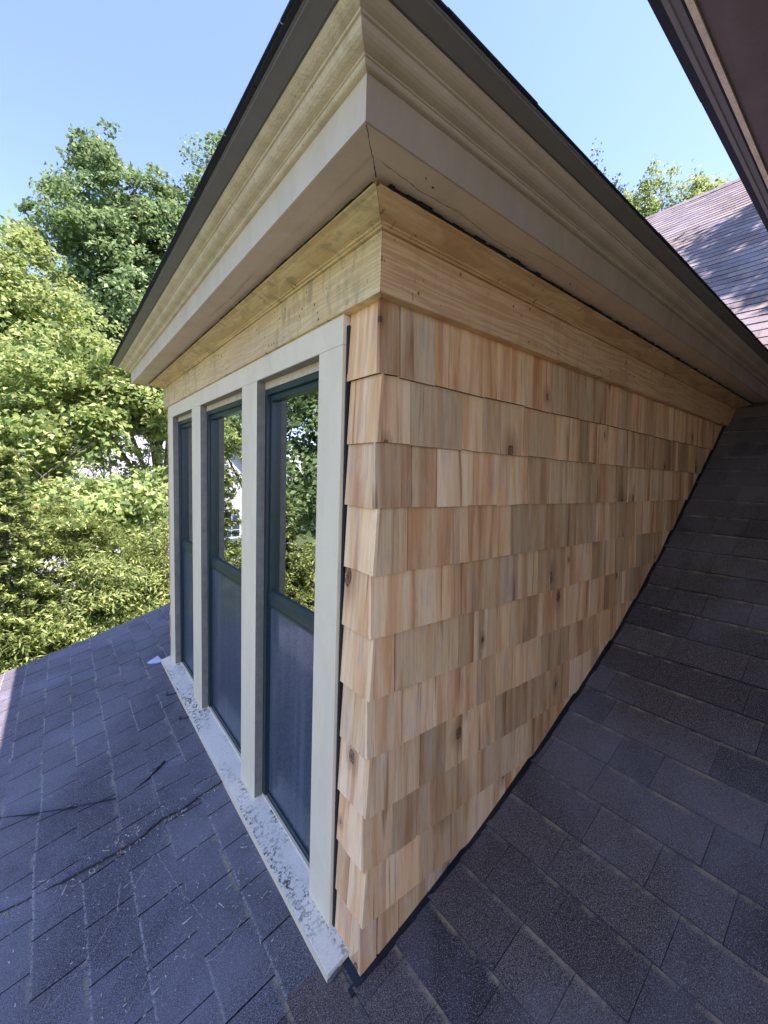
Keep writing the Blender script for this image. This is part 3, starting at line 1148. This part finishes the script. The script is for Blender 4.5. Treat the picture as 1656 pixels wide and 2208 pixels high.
# ------------------------------------------------------------------ neighbouring dormer eave, top right
nb = thing('neighbouring_dormer', 'brown soffit and dark eave of the next dormer overhead, upper right', 'dormer eave')


def yrun(prof, name, mat, x0=-.62, x1=3.6, nx_=1, jit=0.0):
    q = MB()
    n = len(prof)
    for i in range(n):
        j = (i + 1) % n
        q.face([(x0, prof[i][0], prof[i][1]), (x1, prof[i][0], prof[i][1]), (x1, prof[j][0], prof[j][1]), (x0, prof[j][0], prof[j][1])])
    q.face([(x0, p[0], p[1]) for p in prof])
    return q.build(name, mat, nb)


EZ = .80
q = MB()
u = -.65
while u < 3.8:
    w_ = rr(.25, .95)
    q.box(u, u + w_ - .0015, -.70, -.265 + rr(-.0015, .0015), EZ + .0005, EZ + .007)
    q.box(u + .1, u + .1 + w_ - .0015, -.70, -.2625 + rr(-.002, .002), EZ + .0075, EZ + .014)
    u += w_
q.build('eave_shingle_edge', M['eave_shingle'], nb)
yrun([(-.2835, EZ), (-.2835, EZ - .004), (-.293, EZ - .004), (-.296, EZ - .0015), (-.3085, EZ - .001), (-.3085, EZ + .0)], 'drip_edge', M['drip'])
yrun([(-.3088, EZ + .0), (-.3088, EZ - .002), (-.3150, EZ - .002), (-.3150, EZ + .0)], 'shadow_gap', M['tar'])
yrun([(-.3155, EZ), (-.3155, EZ - .006), (-.3285, EZ - .009), (-.3285, EZ)], 'eave_strip', M['crown'])
brown = mat_paint('brown_soffit_paint', (.20, .15, .145), (.12, .09, .085), .4)
yrun([(-.329, EZ), (-.329, EZ - .004), (-.351, EZ - .004), (-.352, EZ - .007), (-1.44, EZ - .007), (-1.44, EZ)], 'soffit', brown)
q = MB()
xs2 = [-.35] + [float(v) for v in np.linspace(-.2, 3.3, 20)]
for a, b_ in zip(xs2, xs2[1:]):
    q.face([(a, -1.45, zroof(a) - .05), (b_, -1.45, zroof(b_) - .05), (b_, -1.45, EZ), (a, -1.45, EZ)])
q.face([(-.35, -1.45, -1.55), (-.35, -3.6, -1.55), (-.35, -3.6, EZ), (-.35, -1.45, EZ)])
q.build('wall', M['casing'], nb)  # unseen wall, coloured cream to bounce light onto the cedar side wall
q = MB()
q.face([(-.65, -.262, EZ + .015), (5.4, -.262, EZ + .015), (5.4, -2.0, EZ + 1.0), (.5, -2.0, EZ + 1.0)], None, (.5, .5, .4))
q.face([(-.65, -.262, EZ + .015), (.5, -2.0, EZ + 1.0), (-.65, -3.7, EZ + .015)], None, (.5, .5, .4))
q.face([(.5, -2.0, EZ + 1.0), (5.4, -2.0, EZ + 1.0), (5.4, -3.7, EZ + .015), (-.65, -3.7, EZ + .015)], None, (.5, .5, .4))
q.build('hip_roof', M['asph'], nb)
q = MB()
q.box(-.62, -.35, -3.7, -1.45, EZ - .007, EZ)
q.build('front_soffit', brown, nb)

# ------------------------------------------------------------------ debris on the roof
db = MB()
for i in range(800):
    if rr(0, 1) < .75:
        yv = abs(random.gauss(0, 1)) * .45 + .3
        xv = -.06 - abs(random.gauss(0, 1)) * .28
        if rr(0, 1) < .35:
            # gathered along the lower crack
            xv = rr(-.75, -.05)
            yv = .835 + max(0, (-xv - .5)) * .35 + abs(random.gauss(0, 1)) * .02
            yv -= .02
    else:
        xv, yv = rr(-.9, .1), rr(-.5, 2.9)
        if xv > -.02 and 0 < yv < 2.1:
            continue
    if xv < -1.2 or yv > 2.95:
        continue
    L = rr(.0012, .0045) * (3.0 if rr(0, 1) < .07 else 1)
    wd = rr(.0007, .0015)
    an = rr(0, math.pi)
    s_ = sx(xv)
    lift = .0085
    if -.8 < xv < -.03:
        t_ = -xv
        ylo = np.interp(t_, [.02, .34, .53, .75], [.845, .822, .858, .935])
        yhi = np.interp(t_, [.02, .2, .34, .53, .75], [.90, 1.155, 1.08, 1.225, 1.42])
        if ylo < yv < yhi:
            lift = .030
    dx, dy = math.cos(an) * L, math.sin(an) * L
    ex, ey = -math.sin(an) * wd, math.cos(an) * wd
    r = (rr(0, 1), rr(0, 1), 0)
    pts = [roof_pt(s_ + a, lift + h_, yv + b_) for a, b_, h_ in ((-dx - ex, -dy - ey, 0), (dx - ex, dy - ey, .001), (dx + ex, dy + ey, 0), (-dx + ex, -dy + ey, .001))]
    db.face(pts, None, r)
k = N('dry_leaf_bits')
r, g, b = k.attr('rnd')[0:3]
k.done(k.ramp(r, [(0, (.20, .13, .07)), (.4, (.34, .27, .17)), (.75, (.46, .42, .33)), (1, (.60, .60, .56))]), .8)
dbo = db.build('leaf_debris', k.m)
tag(dbo, 'scattered dry seeds and leaf bits lying on the shingles below the windows', None, None, 'stuff')

# ------------------------------------------------------------------ ground
g_ = MB()
g_.face([(-400, -400, GROUND), (400, -400, GROUND), (400, 400, GROUND), (-400, 400, GROUND)])
k = N('lawn')
a = k.noise(k.coord('Object'), .35, 5, .6)
b = k.noise(k.coord('Object'), 9, 4, .7)
x = k.mix(a, (.055, .10, .022), (.11, .13, .05))
x = k.mix(k.ramp(b, [(.45, 0.0), (.65, .6)]), x, (.03, .05, .015))
lawn = g_.build('ground', k.done(x, .9))
tag(lawn, kind='structure')
# paved drive glimpsed through the leaves
g_ = MB()
g_.face([(-14, 11, GROUND + .004), (8, 11, GROUND + .004), (8, 15, GROUND + .004), (-14, 15, GROUND + .004)])
dr = g_.build('driveway', mat_plain('pale_driveway', (.34, .33, .33), .9, 0, .3, 3))
tag(dr, kind='structure')


def at(az, el, r):
    a, e = math.radians(az), math.radians(el)
    return (CAM[0] + r * math.cos(a), CAM[1] + r * math.sin(a), CAM[2] + r * math.tan(e))


# ------------------------------------------------------------------ trees
def leaf_mesh(name, pts, nrm, dirs, L, Wd, mat, parent, fold=.25):
    n = len(pts)
    side_ = np.cross(nrm, dirs)
    side_ /= np.linalg.norm(side_, axis=1)[:, None] + 1e-9
    L = L[:, None]
    Wd = Wd[:, None]
    v = np.empty((n, 4, 3))
    v[:, 0] = pts - dirs * L * .5
    v[:, 1] = pts + side_ * Wd * .5 + nrm * Wd * fold - dirs * L * .08
    v[:, 2] = pts + dirs * L * .5
    v[:, 3] = pts - side_ * Wd * .5 + nrm * Wd * fold * .6 - dirs * L * .08
    me = bpy.data.meshes.new(name)
    me.vertices.add(n * 4)
    me.vertices.foreach_set('co', v.reshape(-1).astype(np.float32))
    me.loops.add(n * 4)
    me.loops.foreach_set('vertex_index', np.arange(n * 4, dtype=np.int32))
    me.polygons.add(n)
    me.polygons.foreach_set('loop_start', np.arange(0, n * 4, 4, dtype=np.int32))
    me.polygons.foreach_set('loop_total', np.full(n, 4, dtype=np.int32))
    me.update(calc_edges=True)
    ca = me.color_attributes.new('rnd', 'FLOAT_COLOR', 'CORNER')
    col = np.ones((n, 4, 4), dtype=np.float32)
    col[:, :, :3] = RNG.random((n, 1, 3))
    ca.data.foreach_set('color', col.reshape(-1))
    me.materials.append(mat)
    o = bpy.data.objects.new(name, me)
    C.objects.link(o)
    o.parent = parent
    return o


def unit(a):
    return a / (np.linalg.norm(a, axis=-1, keepdims=True) + 1e-9)


def broadleaf(label, base, blobs, nclus, perc, leaf, mat, bark, group=None, crad=.42, trunk_r=.16, flat=.38, cat='tree', asp=(.5, .85)):
    """blobs: list of (centre, radii); clusters sit mostly in the outer shell of each blob"""
    root = thing('broadleaf_tree', label, cat, group)
    vol = np.array([np.prod(r_) ** (2 / 3) for c_, r_ in blobs])
    cs = []
    for (c_, r_), nn in zip(blobs, np.maximum(3, (nclus * vol / vol.sum()).astype(int))):
        d = unit(RNG.normal(size=(nn, 3)))
        rad = RNG.random(nn) ** .45
        rad = .35 + .65 * rad
        rad *= 1 + .16 * RNG.normal(size=nn)
        cs.append(np.array(c_) + d * rad[:, None] * np.array(r_))
    cl = np.concatenate(cs)
    ctr = np.mean([c_ for c_, r_ in blobs], axis=0)
    out = unit(cl - ctr)
    pts, nr, dr_ = [], [], []
    for c_, o_ in zip(cl, out):
        n = int(perc * RNG.uniform(.5, 1.5))
        tilt = unit(np.array([0, 0, 1.0]) + .55 * o_ + .25 * RNG.normal(size=3))
        a1 = unit(np.cross(tilt, [.3, .9, .1]))
        a2 = np.cross(tilt, a1)
        R = crad * RNG.uniform(.55, 1.35)
        rho = R * np.sqrt(RNG.random(n))
        th = RNG.random(n) * 2 * np.pi
        h = RNG.normal(size=n) * R * flat * .5
        p = c_ + a1 * (rho * np.cos(th))[:, None] + a2 * (rho * np.sin(th))[:, None] + tilt * (h - rho * .25)[:, None]
        pts.append(p)
        nn_ = unit(tilt + .65 * RNG.normal(size=(n, 3)))
        dd_ = unit(p - c_ + .5 * RNG.normal(size=(n, 3)) * R + np.array([0, 0, -.3 * R]))
        dd_ = unit(dd_ - nn_ * np.sum(dd_ * nn_, axis=1)[:, None])
        nr.append(nn_)
        dr_.append(dd_)
    pts, nr, dr_ = map(np.concatenate, (pts, nr, dr_))
    L = leaf * RNG.uniform(.6, 1.3, len(pts))
    leaf_mesh('crown', pts, nr, dr_, L, L * RNG.uniform(asp[0], asp[1], len(pts)), mat, root)
    tk = MB()
    base = Vector(base)
    top = Vector(ctr)
    n = 7
    prevp = base
    for i in range(1, n + 1):
        t_ = i / n
        p = base.lerp(top, t_) + Vector((rr(-.15, .15), rr(-.15, .15), 0)) * (1 if i < n else 0)
        tk.tube(prevp, p, trunk_r * (1.25 - t_), trunk_r * (1.25 - t_ - 1 / n), 9)
        prevp = p
        if i >= 3:
            for q_ in range(5):
                tgt = Vector(cl[random.randrange(len(cl))])
                mid = p.lerp(tgt, .5) + Vector((rr(-.2, .2), rr(-.2, .2), rr(0, .4)))
                r0_ = trunk_r * (1.2 - t_) * .5
                tk.tube(p, mid, r0_, r0_ * .55, 6)
                tk.tube(mid, tgt, r0_ * .55, r0_ * .15, 5)
                for _ in range(3):
                    t2 = Vector(cl[random.randrange(len(cl))])
                    if (t2 - mid).length < 2.2:
                        tk.tube(mid, t2, r0_ * .35, r0_ * .1, 4)
    tk.build('trunk', bark, root, merge=False)
    return root


def conifer(label, base, top_z, radius, nbr, perspray, mat, bark, group=None, sp_len=.55, needle=.05, droop=.35, low=0.0, cat='tree', thin=.16, pexp=.75):
    root = thing('conifer_tree', label, cat, group)
    bx_, by_, bz_ = base
    H = top_z - bz_
    pts, nr, dr_ = [], [], []
    tk = MB()
    tk.tube((bx_, by_, bz_), (bx_, by_, top_z), max(.05, H * .014), .01, 8)
    for i in range(nbr):
        t_ = low + (1 - low) * (i + RNG.random()) / nbr
        z = bz_ + H * t_
        ang = i * 2.399 + RNG.uniform(-.3, .3)
        prof_ = (1 - t_) ** pexp * (.75 + .5 * RNG.random())
        L = radius * prof_ + .10
        dirh = np.array([math.cos(ang), math.sin(ang), 0])
        end = np.array([bx_, by_, z]) + dirh * L + np.array([0, 0, -droop * L + .15 * L])
        st0 = np.array([bx_, by_, z])
        tk.tube(tuple(st0), tuple(end), .012 + .01 * L, .003, 4)
        nsp = max(2, int(L * 9))
        for s_ in range(nsp):
            f_ = (s_ + .6) / nsp
            if f_ < .15:
                continue
            c_ = st0 + (end - st0) * f_
            for sgn in (-1, 1):
                lat = np.cross(dirh, [0, 0, 1]) * sgn
                sd = unit(dirh * .8 + lat * RNG.uniform(.5, 1.1) + np.array([0, 0, RNG.uniform(-.45, .25)]))
                sl_ = sp_len * (1.1 - f_ * .6) * RNG.uniform(.5, 1.1) * min(1, L)
                n = perspray
                tt = RNG.random(n)
                p = c_ + sd * (tt * sl_)[:, None] + RNG.normal(size=(n, 3)) * .018 + np.array([0, 0, -1]) * ((tt ** 2) * sl_ * .25)[:, None]
                dn = unit(sd * .7 + RNG.normal(size=(n, 3)) * .75)
                nn_ = unit(np.array([0, 0, 1.0]) + .6 * RNG.normal(size=(n, 3)))
                dn = unit(dn - nn_ * np.sum(dn * nn_, axis=1)[:, None])
                pts.append(p)
                nr.append(nn_)
                dr_.append(dn)
    pts, nr, dr_ = map(np.concatenate, (pts, nr, dr_))
    L = needle * RNG.uniform(.6, 1.4, len(pts))
    leaf_mesh('crown', pts, nr, dr_, L, L * RNG.uniform(thin, thin * 2.2, len(pts)), mat, root)
    tk.build('trunk', bark, root)
    return root


LM_maple = mat_leaf('maple_leaves', (.045, .09, .03), (.16, .27, .09), (.32, .42, .16), .38)
LM_light = mat_leaf('light_maple_leaves', (.06, .13, .03), (.27, .38, .10), (.50, .56, .19), .40)
LM_gold = mat_leaf('golden_conifer_sprays', (.045, .09, .025), (.22, .30, .07), (.44, .48, .15), .34)
LM_dark = mat_leaf('dark_conifer_needles', (.04, .07, .025), (.09, .14, .045), (.18, .23, .06), .25)
bark = mat_plain('bark', (.10, .075, .055), .9, 0, .5, 25, .8)
palebark = mat_plain('pale_bark', (.33, .28, .21), .85, 0, .5, 30, .6)


def gb(az, r):
    p = at(az, 0, r)
    return (p[0], p[1], GROUND)


def bl(az, el, r, rx_, rz_):
    return (at(az, el, r), (rx_, rx_, rz_))


# the tall maple behind the dormer's far corner
broadleaf('tall dark green maple rising highest behind the left eave of the dormer', gb(80, 14.5),
          [bl(84.5, 27.5, 14.5, 1.25, 1.3), bl(88.0, 23.0, 14.0, 1.3, 1.2), bl(83, 21, 14.3, 2.1, 1.9), bl(78, 25.5, 14.5, 1.5, 1.3), bl(73.5, 31, 14.2, 1.0, 1.5),
           bl(75, 21, 14.5, 2.2, 2.0), bl(87, 14, 14, 2.3, 1.9), bl(79, 12, 14, 2.6, 2.2), bl(86, 30.8, 14.4, .45, .75), bl(81, 27.8, 14.4, .7, .7), bl(70, 24, 15, 2, 2)],
          1050, 115, .12, LM_maple, bark, crad=.42, trunk_r=.24)
# paler maple at the left edge
broadleaf('pale green leafy tree at the far left edge, below the tall maple', gb(97, 11.5),
          [bl(92.5, 18, 11.0, 1.0, .9), bl(95.5, 17, 11, 1.4, 1.3), bl(91.5, 13, 10.5, 1.2, 1.3), bl(96, 8, 10.5, 1.8, 1.9), bl(91, 6.5, 10.5, 1.2, 1.4), bl(102, 15, 11, 2, 2.1)],
          500, 100, .09, LM_light, bark, crad=.34, trunk_r=.16)
# nearer maple with big leaves and a pale trunk
broadleaf('bright yellow green maple with a pale stem in front of the neighbouring house', gb(87.5, 8.4),
          [bl(90.5, 8, 8.2, .95, .8), bl(85.5, 10, 8.6, .9, .8), bl(81.5, 4.5, 8.0, .85, .75), bl(94, 2.5, 7.8, .9, .8), bl(81.0, -5, 7.2, .75, .55), bl(89, -5.5, 7.3, .95, .6), bl(78, 9, 8.6, 1.0, .9)],
          370, 100, .095, LM_light, palebark, crad=.32, trunk_r=.07)
# conifers and shrubs just beyond the rake
conifer('golden green arborvitae at the lower left, its tip against the pale driveway', gb(94.5, 5.6), CAM[2] + .15, 1.15, 240, 30, LM_gold, bark, 'golden conifers beyond the roof edge', needle=.05, sp_len=.42, droop=.1, low=.35, thin=.3)
broadleaf('feathery golden yew hiding the driveway between the arborvitae and the maple', gb(88, 6.2),
          [bl(90.5, -6.5, 6.0, .38, .35), bl(87.3, -9, 6.1, .5, .42), bl(89.5, -14, 5.8, .6, .5), bl(85, -13.5, 6.0, .5, .4), bl(92, -18, 5.6, .6, .5), bl(86.5, -20, 5.7, .7, .5)],
          270, 150, .07, LM_gold, bark, crad=.20, trunk_r=.05, cat='shrub', asp=(.16, .32))
broadleaf('feathery green gold yew touching the far corner of the dormer', gb(80.5, 6.4),
          [bl(82.5, -12.5, 6.2, .5, .4), bl(79, -10, 6.4, .5, .45), bl(82.5, -17.5, 6.0, .6, .4), bl(77, -15, 6.3, .7, .6)],
          210, 150, .07, LM_gold, bark, crad=.20, trunk_r=.05, cat='shrub', asp=(.16, .32))
conifer('dark hemlock standing in shade behind the golden arborvitaes', gb(84, 9.0), CAM[2] - 1.6, 2.0, 190, 24, LM_dark, bark, None, needle=.07, sp_len=.6, droop=.3, low=.3, thin=.3)
# trees on the far left that the window panes mirror
broadleaf('leafy maple mirrored in the nearest window pane', gb(117, 9.5),
          [bl(114, 10, 9.5, 1.9, 1.3), bl(122, 9, 9.5, 2.0, 1.6), bl(118, 3, 9, 2.2, 1.5), bl(113, -2.5, 8.8, 1.5, .9), bl(119, -5.5, 8.6, 1.4, .8), bl(126, -4, 8.8, 1.6, .9), bl(128, 4, 9, 2.0, 2.0)],
          620, 52, .13, LM_maple, bark, crad=.38, trunk_r=.13)
conifer('golden conifer mirrored low in the nearest window pane', gb(114, 5.5), CAM[2] - .3, 1.5, 230, 26, LM_gold, bark, 'golden conifers beyond the roof edge', needle=.055, sp_len=.45, droop=.1, low=.3, thin=.3)
conifer('golden conifer mirrored low in the middle window pane', gb(104.5, 6.2), CAM[2] - .25, 1.2, 210, 26, LM_gold, bark, 'golden conifers beyond the roof edge', needle=.055, sp_len=.45, droop=.1, low=.3, thin=.3)
conifer('golden conifer mirrored beside the nearest window post', gb(124, 6.0), CAM[2] - .2, 1.6, 210, 24, LM_gold, bark, 'golden conifers beyond the roof edge', needle=.055, sp_len=.45, droop=.1, low=.3, thin=.3)
broadleaf('low yew mass mirrored at the foot of the nearest window pane', gb(118, 6.5),
          [bl(112, -14, 6.5, .7, .5), bl(117, -10, 6.8, .7, .5), bl(122, -15, 6.5, .8, .5), bl(128, -10, 6.5, .9, .6), bl(107, -17, 6.4, .7, .5), bl(102, -12, 6.6, .6, .5), bl(97, -16, 6.2, .6, .5), bl(120, -23, 6.5, 1.2, .6)],
          420, 110, .075, LM_gold, bark, crad=.24, trunk_r=.05, cat='shrub', asp=(.2, .4))
broadleaf('tall maple mirrored above the neighbouring house', gb(106, 13),
          [bl(107, 15, 12.5, 2.0, 1.5), bl(101, 12, 12.5, 1.3, 1.8), bl(112, 17, 12, 1.6, 1.3)],
          380, 50, .15, LM_light, bark, crad=.42, trunk_r=.15)
# thin tops beyond the ridge
def top_z(el, r):
    return CAM[2] + math.tan(math.radians(el)) * r


broadleaf('feathery sunlit tree top showing above the middle of the roof ridge', gb(22, 18),
          [bl(23.6, 29.0, 17.6, .55, .75), bl(22.2, 29.6, 17.5, .5, .8), bl(21.0, 30.3, 17.4, .42, .9), bl(20.2, 28.6, 17.5, .5, .9), bl(22.3, 27.5, 17.5, 1.2, .9), bl(19.2, 30.0, 17.5, .16, .7)],
          120, 40, .10, LM_light, bark, crad=.24, trunk_r=.12, flat=1.2)
broadleaf('smaller bushy tree top above the ridge, beside the black eave', gb(17, 18),
          [bl(17.6, 28.6, 17.6, .45, .7), bl(16.4, 28.2, 17.6, .5, .6), bl(15.2, 28.0, 17.6, .55, .45), bl(17, 26.5, 17.5, 1.0, .7)],
          110, 46, .12, LM_light, bark, crad=.24, trunk_r=.12, flat=1.2)
broadleaf('thin pine twigs poking over the dormer roof edge', gb(28, 18),
          [bl(27.0, 33.6, 18, .10, .45), bl(26.6, 32.3, 18, .2, .35), bl(24.5, 31.2, 18, .14, .4), bl(27.5, 30, 18, .8, 1.0)],
          70, 34, .10, LM_dark, bark, crad=.16, trunk_r=.12, flat=1.6)
broadleaf('tall tree overhead to the right that dapples the upper roof with shade', (7.2, -8.2, GROUND),
          [((6.3, -.95, 7.0), (.8, 1.1, .9)), ((7.6, -2.2, 7.4), (1.0, 1.1, 1.0)), ((6.6, -4.0, 7.2), (1.6, 1.4, 1.2)), ((7.0, -8.5, 6.0), (2, 2, 2)), ((5.4, -1.5, 6.0), (.6, .7, .6)), ((7.0, -10.5, 5.5), (2, 2, 2))],
          420, 44, .14, LM_maple, bark, crad=.36, trunk_r=.2)

# far-off wood closing the view behind the garden
nw = 26000
wa = np.radians(RNG.uniform(-5, 200, nw))
wr = RNG.uniform(46, 62, nw)
wh = 9.5 + 2.2 * np.sin(wa * 9) + 1.4 * np.sin(wa * 23 + 1) + .8 * np.sin(wa * 61)
wz = GROUND + RNG.random(nw) ** .8 * wh
wp = np.stack([CAM[0] + wr * np.cos(wa), CAM[1] + wr * np.sin(wa), wz], axis=1)
wn_ = unit(RNG.normal(size=(nw, 3)) * .8 + np.array([0, 0, .7]))
wd_ = unit(RNG.normal(size=(nw, 3)))
wd_ = unit(wd_ - wn_ * np.sum(wd_ * wn_, axis=1)[:, None])
wl = RNG.uniform(.5, 1.5, nw)
woods = leaf_mesh('distant_woods', wp, wn_, wd_, wl, wl * .7, LM_maple, None)
tag(woods, kind='stuff')
woods['label'] = 'far-off wood closing the view behind the garden trees'

# ------------------------------------------------------------------ neighbouring house
def house():
    root = thing('neighbouring_house', 'white house with grey roof half hidden behind the trees at left', 'house')
    cx, cy = at(97, 0, 25)[:2]
    white = mat_plain('white_siding', (.75, .74, .76), .7, 0, .12, 6)
    grey = mat_plain('grey_house_roof', (.24, .245, .26), .85, 0, .3, 30)
    trim = mat_plain('mauve_grey_trim', (.36, .31, .32), .7, 0, .2, 10)
    x0, x1 = cx - 7.5, cx + 8.0
    y0, y1 = cy, cy + 8
    zt = CAM[2] - .6
    q = MB()
    q.box(x0, x1, y0, y1, GROUND, zt)
    # cross gable facing us
    gx0, gx1 = cx - 5.2, cx + .4
    gm = (gx0 + gx1) / 2
    pk_ = zt + 3.6
    q.face([(gx0, y0 - .8, GROUND), (gx1, y0 - .8, GROUND), (gx1, y0 - .8, zt), (gm, y0 - .8, pk_), (gx0, y0 - .8, zt)])
    q.face([(gx0, y0 - .8, GROUND), (gx0, y0, GROUND), (gx0, y0, zt), (gx0, y0 - .8, zt)])
    q.face([(gx1, y0 - .8, GROUND), (gx1, y0, GROUND), (gx1, y0, zt), (gx1, y0 - .8, zt)])
    q.build('wall', white, root)
    r = MB()
    rz = zt + 2.6
    for sg in (0, 1):
        a = [(x0 - .5, y0 - .6, zt - .25), (x1 + .5, y0 - .6, zt - .25), (x1 + .5, (y0 + y1) / 2, rz), (x0 - .5, (y0 + y1) / 2, rz)]
        if sg:
            a = [(x0 - .5, y1 + .6, zt - .25), (x1 + .5, y1 + .6, zt - .25), (x1 + .5, (y0 + y1) / 2, rz), (x0 - .5, (y0 + y1) / 2, rz)]
        r.face(a)
        r.face([(p[0], p[1], p[2] - .14) for p in a][::-1])
    for (ax, bx) in ((gx0 - .5, gm), (gx1 + .5, gm)):
        a = [(ax, y0 - 1.2, zt - .3), (bx, y0 - 1.2, pk_ + .12), (bx, y0 + 3.5, pk_ + .12), (ax, y0 + 3.5, zt - .3)]
        r.face(a)
    r.build('roof', grey, root)
    e = MB()
    e.box(x0 - .5, x1 + .5, y0 - .72, y0 - .6, zt - .45, zt - .22)
    e.build('gutter', white, root)
    tb = MB()
    for sg in (-1, 1):
        xa = gm + sg * (gx1 - gx0 + 1) / 2
        tb.hexa([(xa, y0 - 1.25, zt - .55), (xa, y0 - 1.15, zt - .55), (gm, y0 - 1.15, pk_ - .2), (gm, y0 - 1.25, pk_ - .2),
                 (xa, y0 - 1.25, zt - .2), (xa, y0 - 1.15, zt - .2), (gm, y0 - 1.15, pk_ + .15), (gm, y0 - 1.25, pk_ + .15)])
    tb.build('bargeboard', trim, root)
    for wx, wz, yv in ((gm, zt + .1, y0 - .8), (gm - 1.2, zt - 3.2, y0 - .8), (gm + 1.2, zt - 3.2, y0 - .8), (x1 - 2, zt - 2.2, y0), (x1 - 5, zt - 2.2, y0)):
        f = MB()
        f.box(wx - .55, wx + .55, yv - .06, yv - .003, wz - .1, wz + 1.35)
        fo = f.build('window', mat_w, root)
        p = MB()
        for i in range(2):
            for j in range(3):
                xa = wx - .44 + i * .46
                za = wz + .02 + j * .43
                p.box(xa, xa + .42, yv - .066, yv - .0605, za, za + .38)
        p.build('pane', mat_d, fo)
    return root


mat_w = mat_plain('white_window_paint', (.8, .8, .8), .5, 0, .05)
mat_d = mat_plain('dark_pane', (.05, .08, .12), .12)
house()
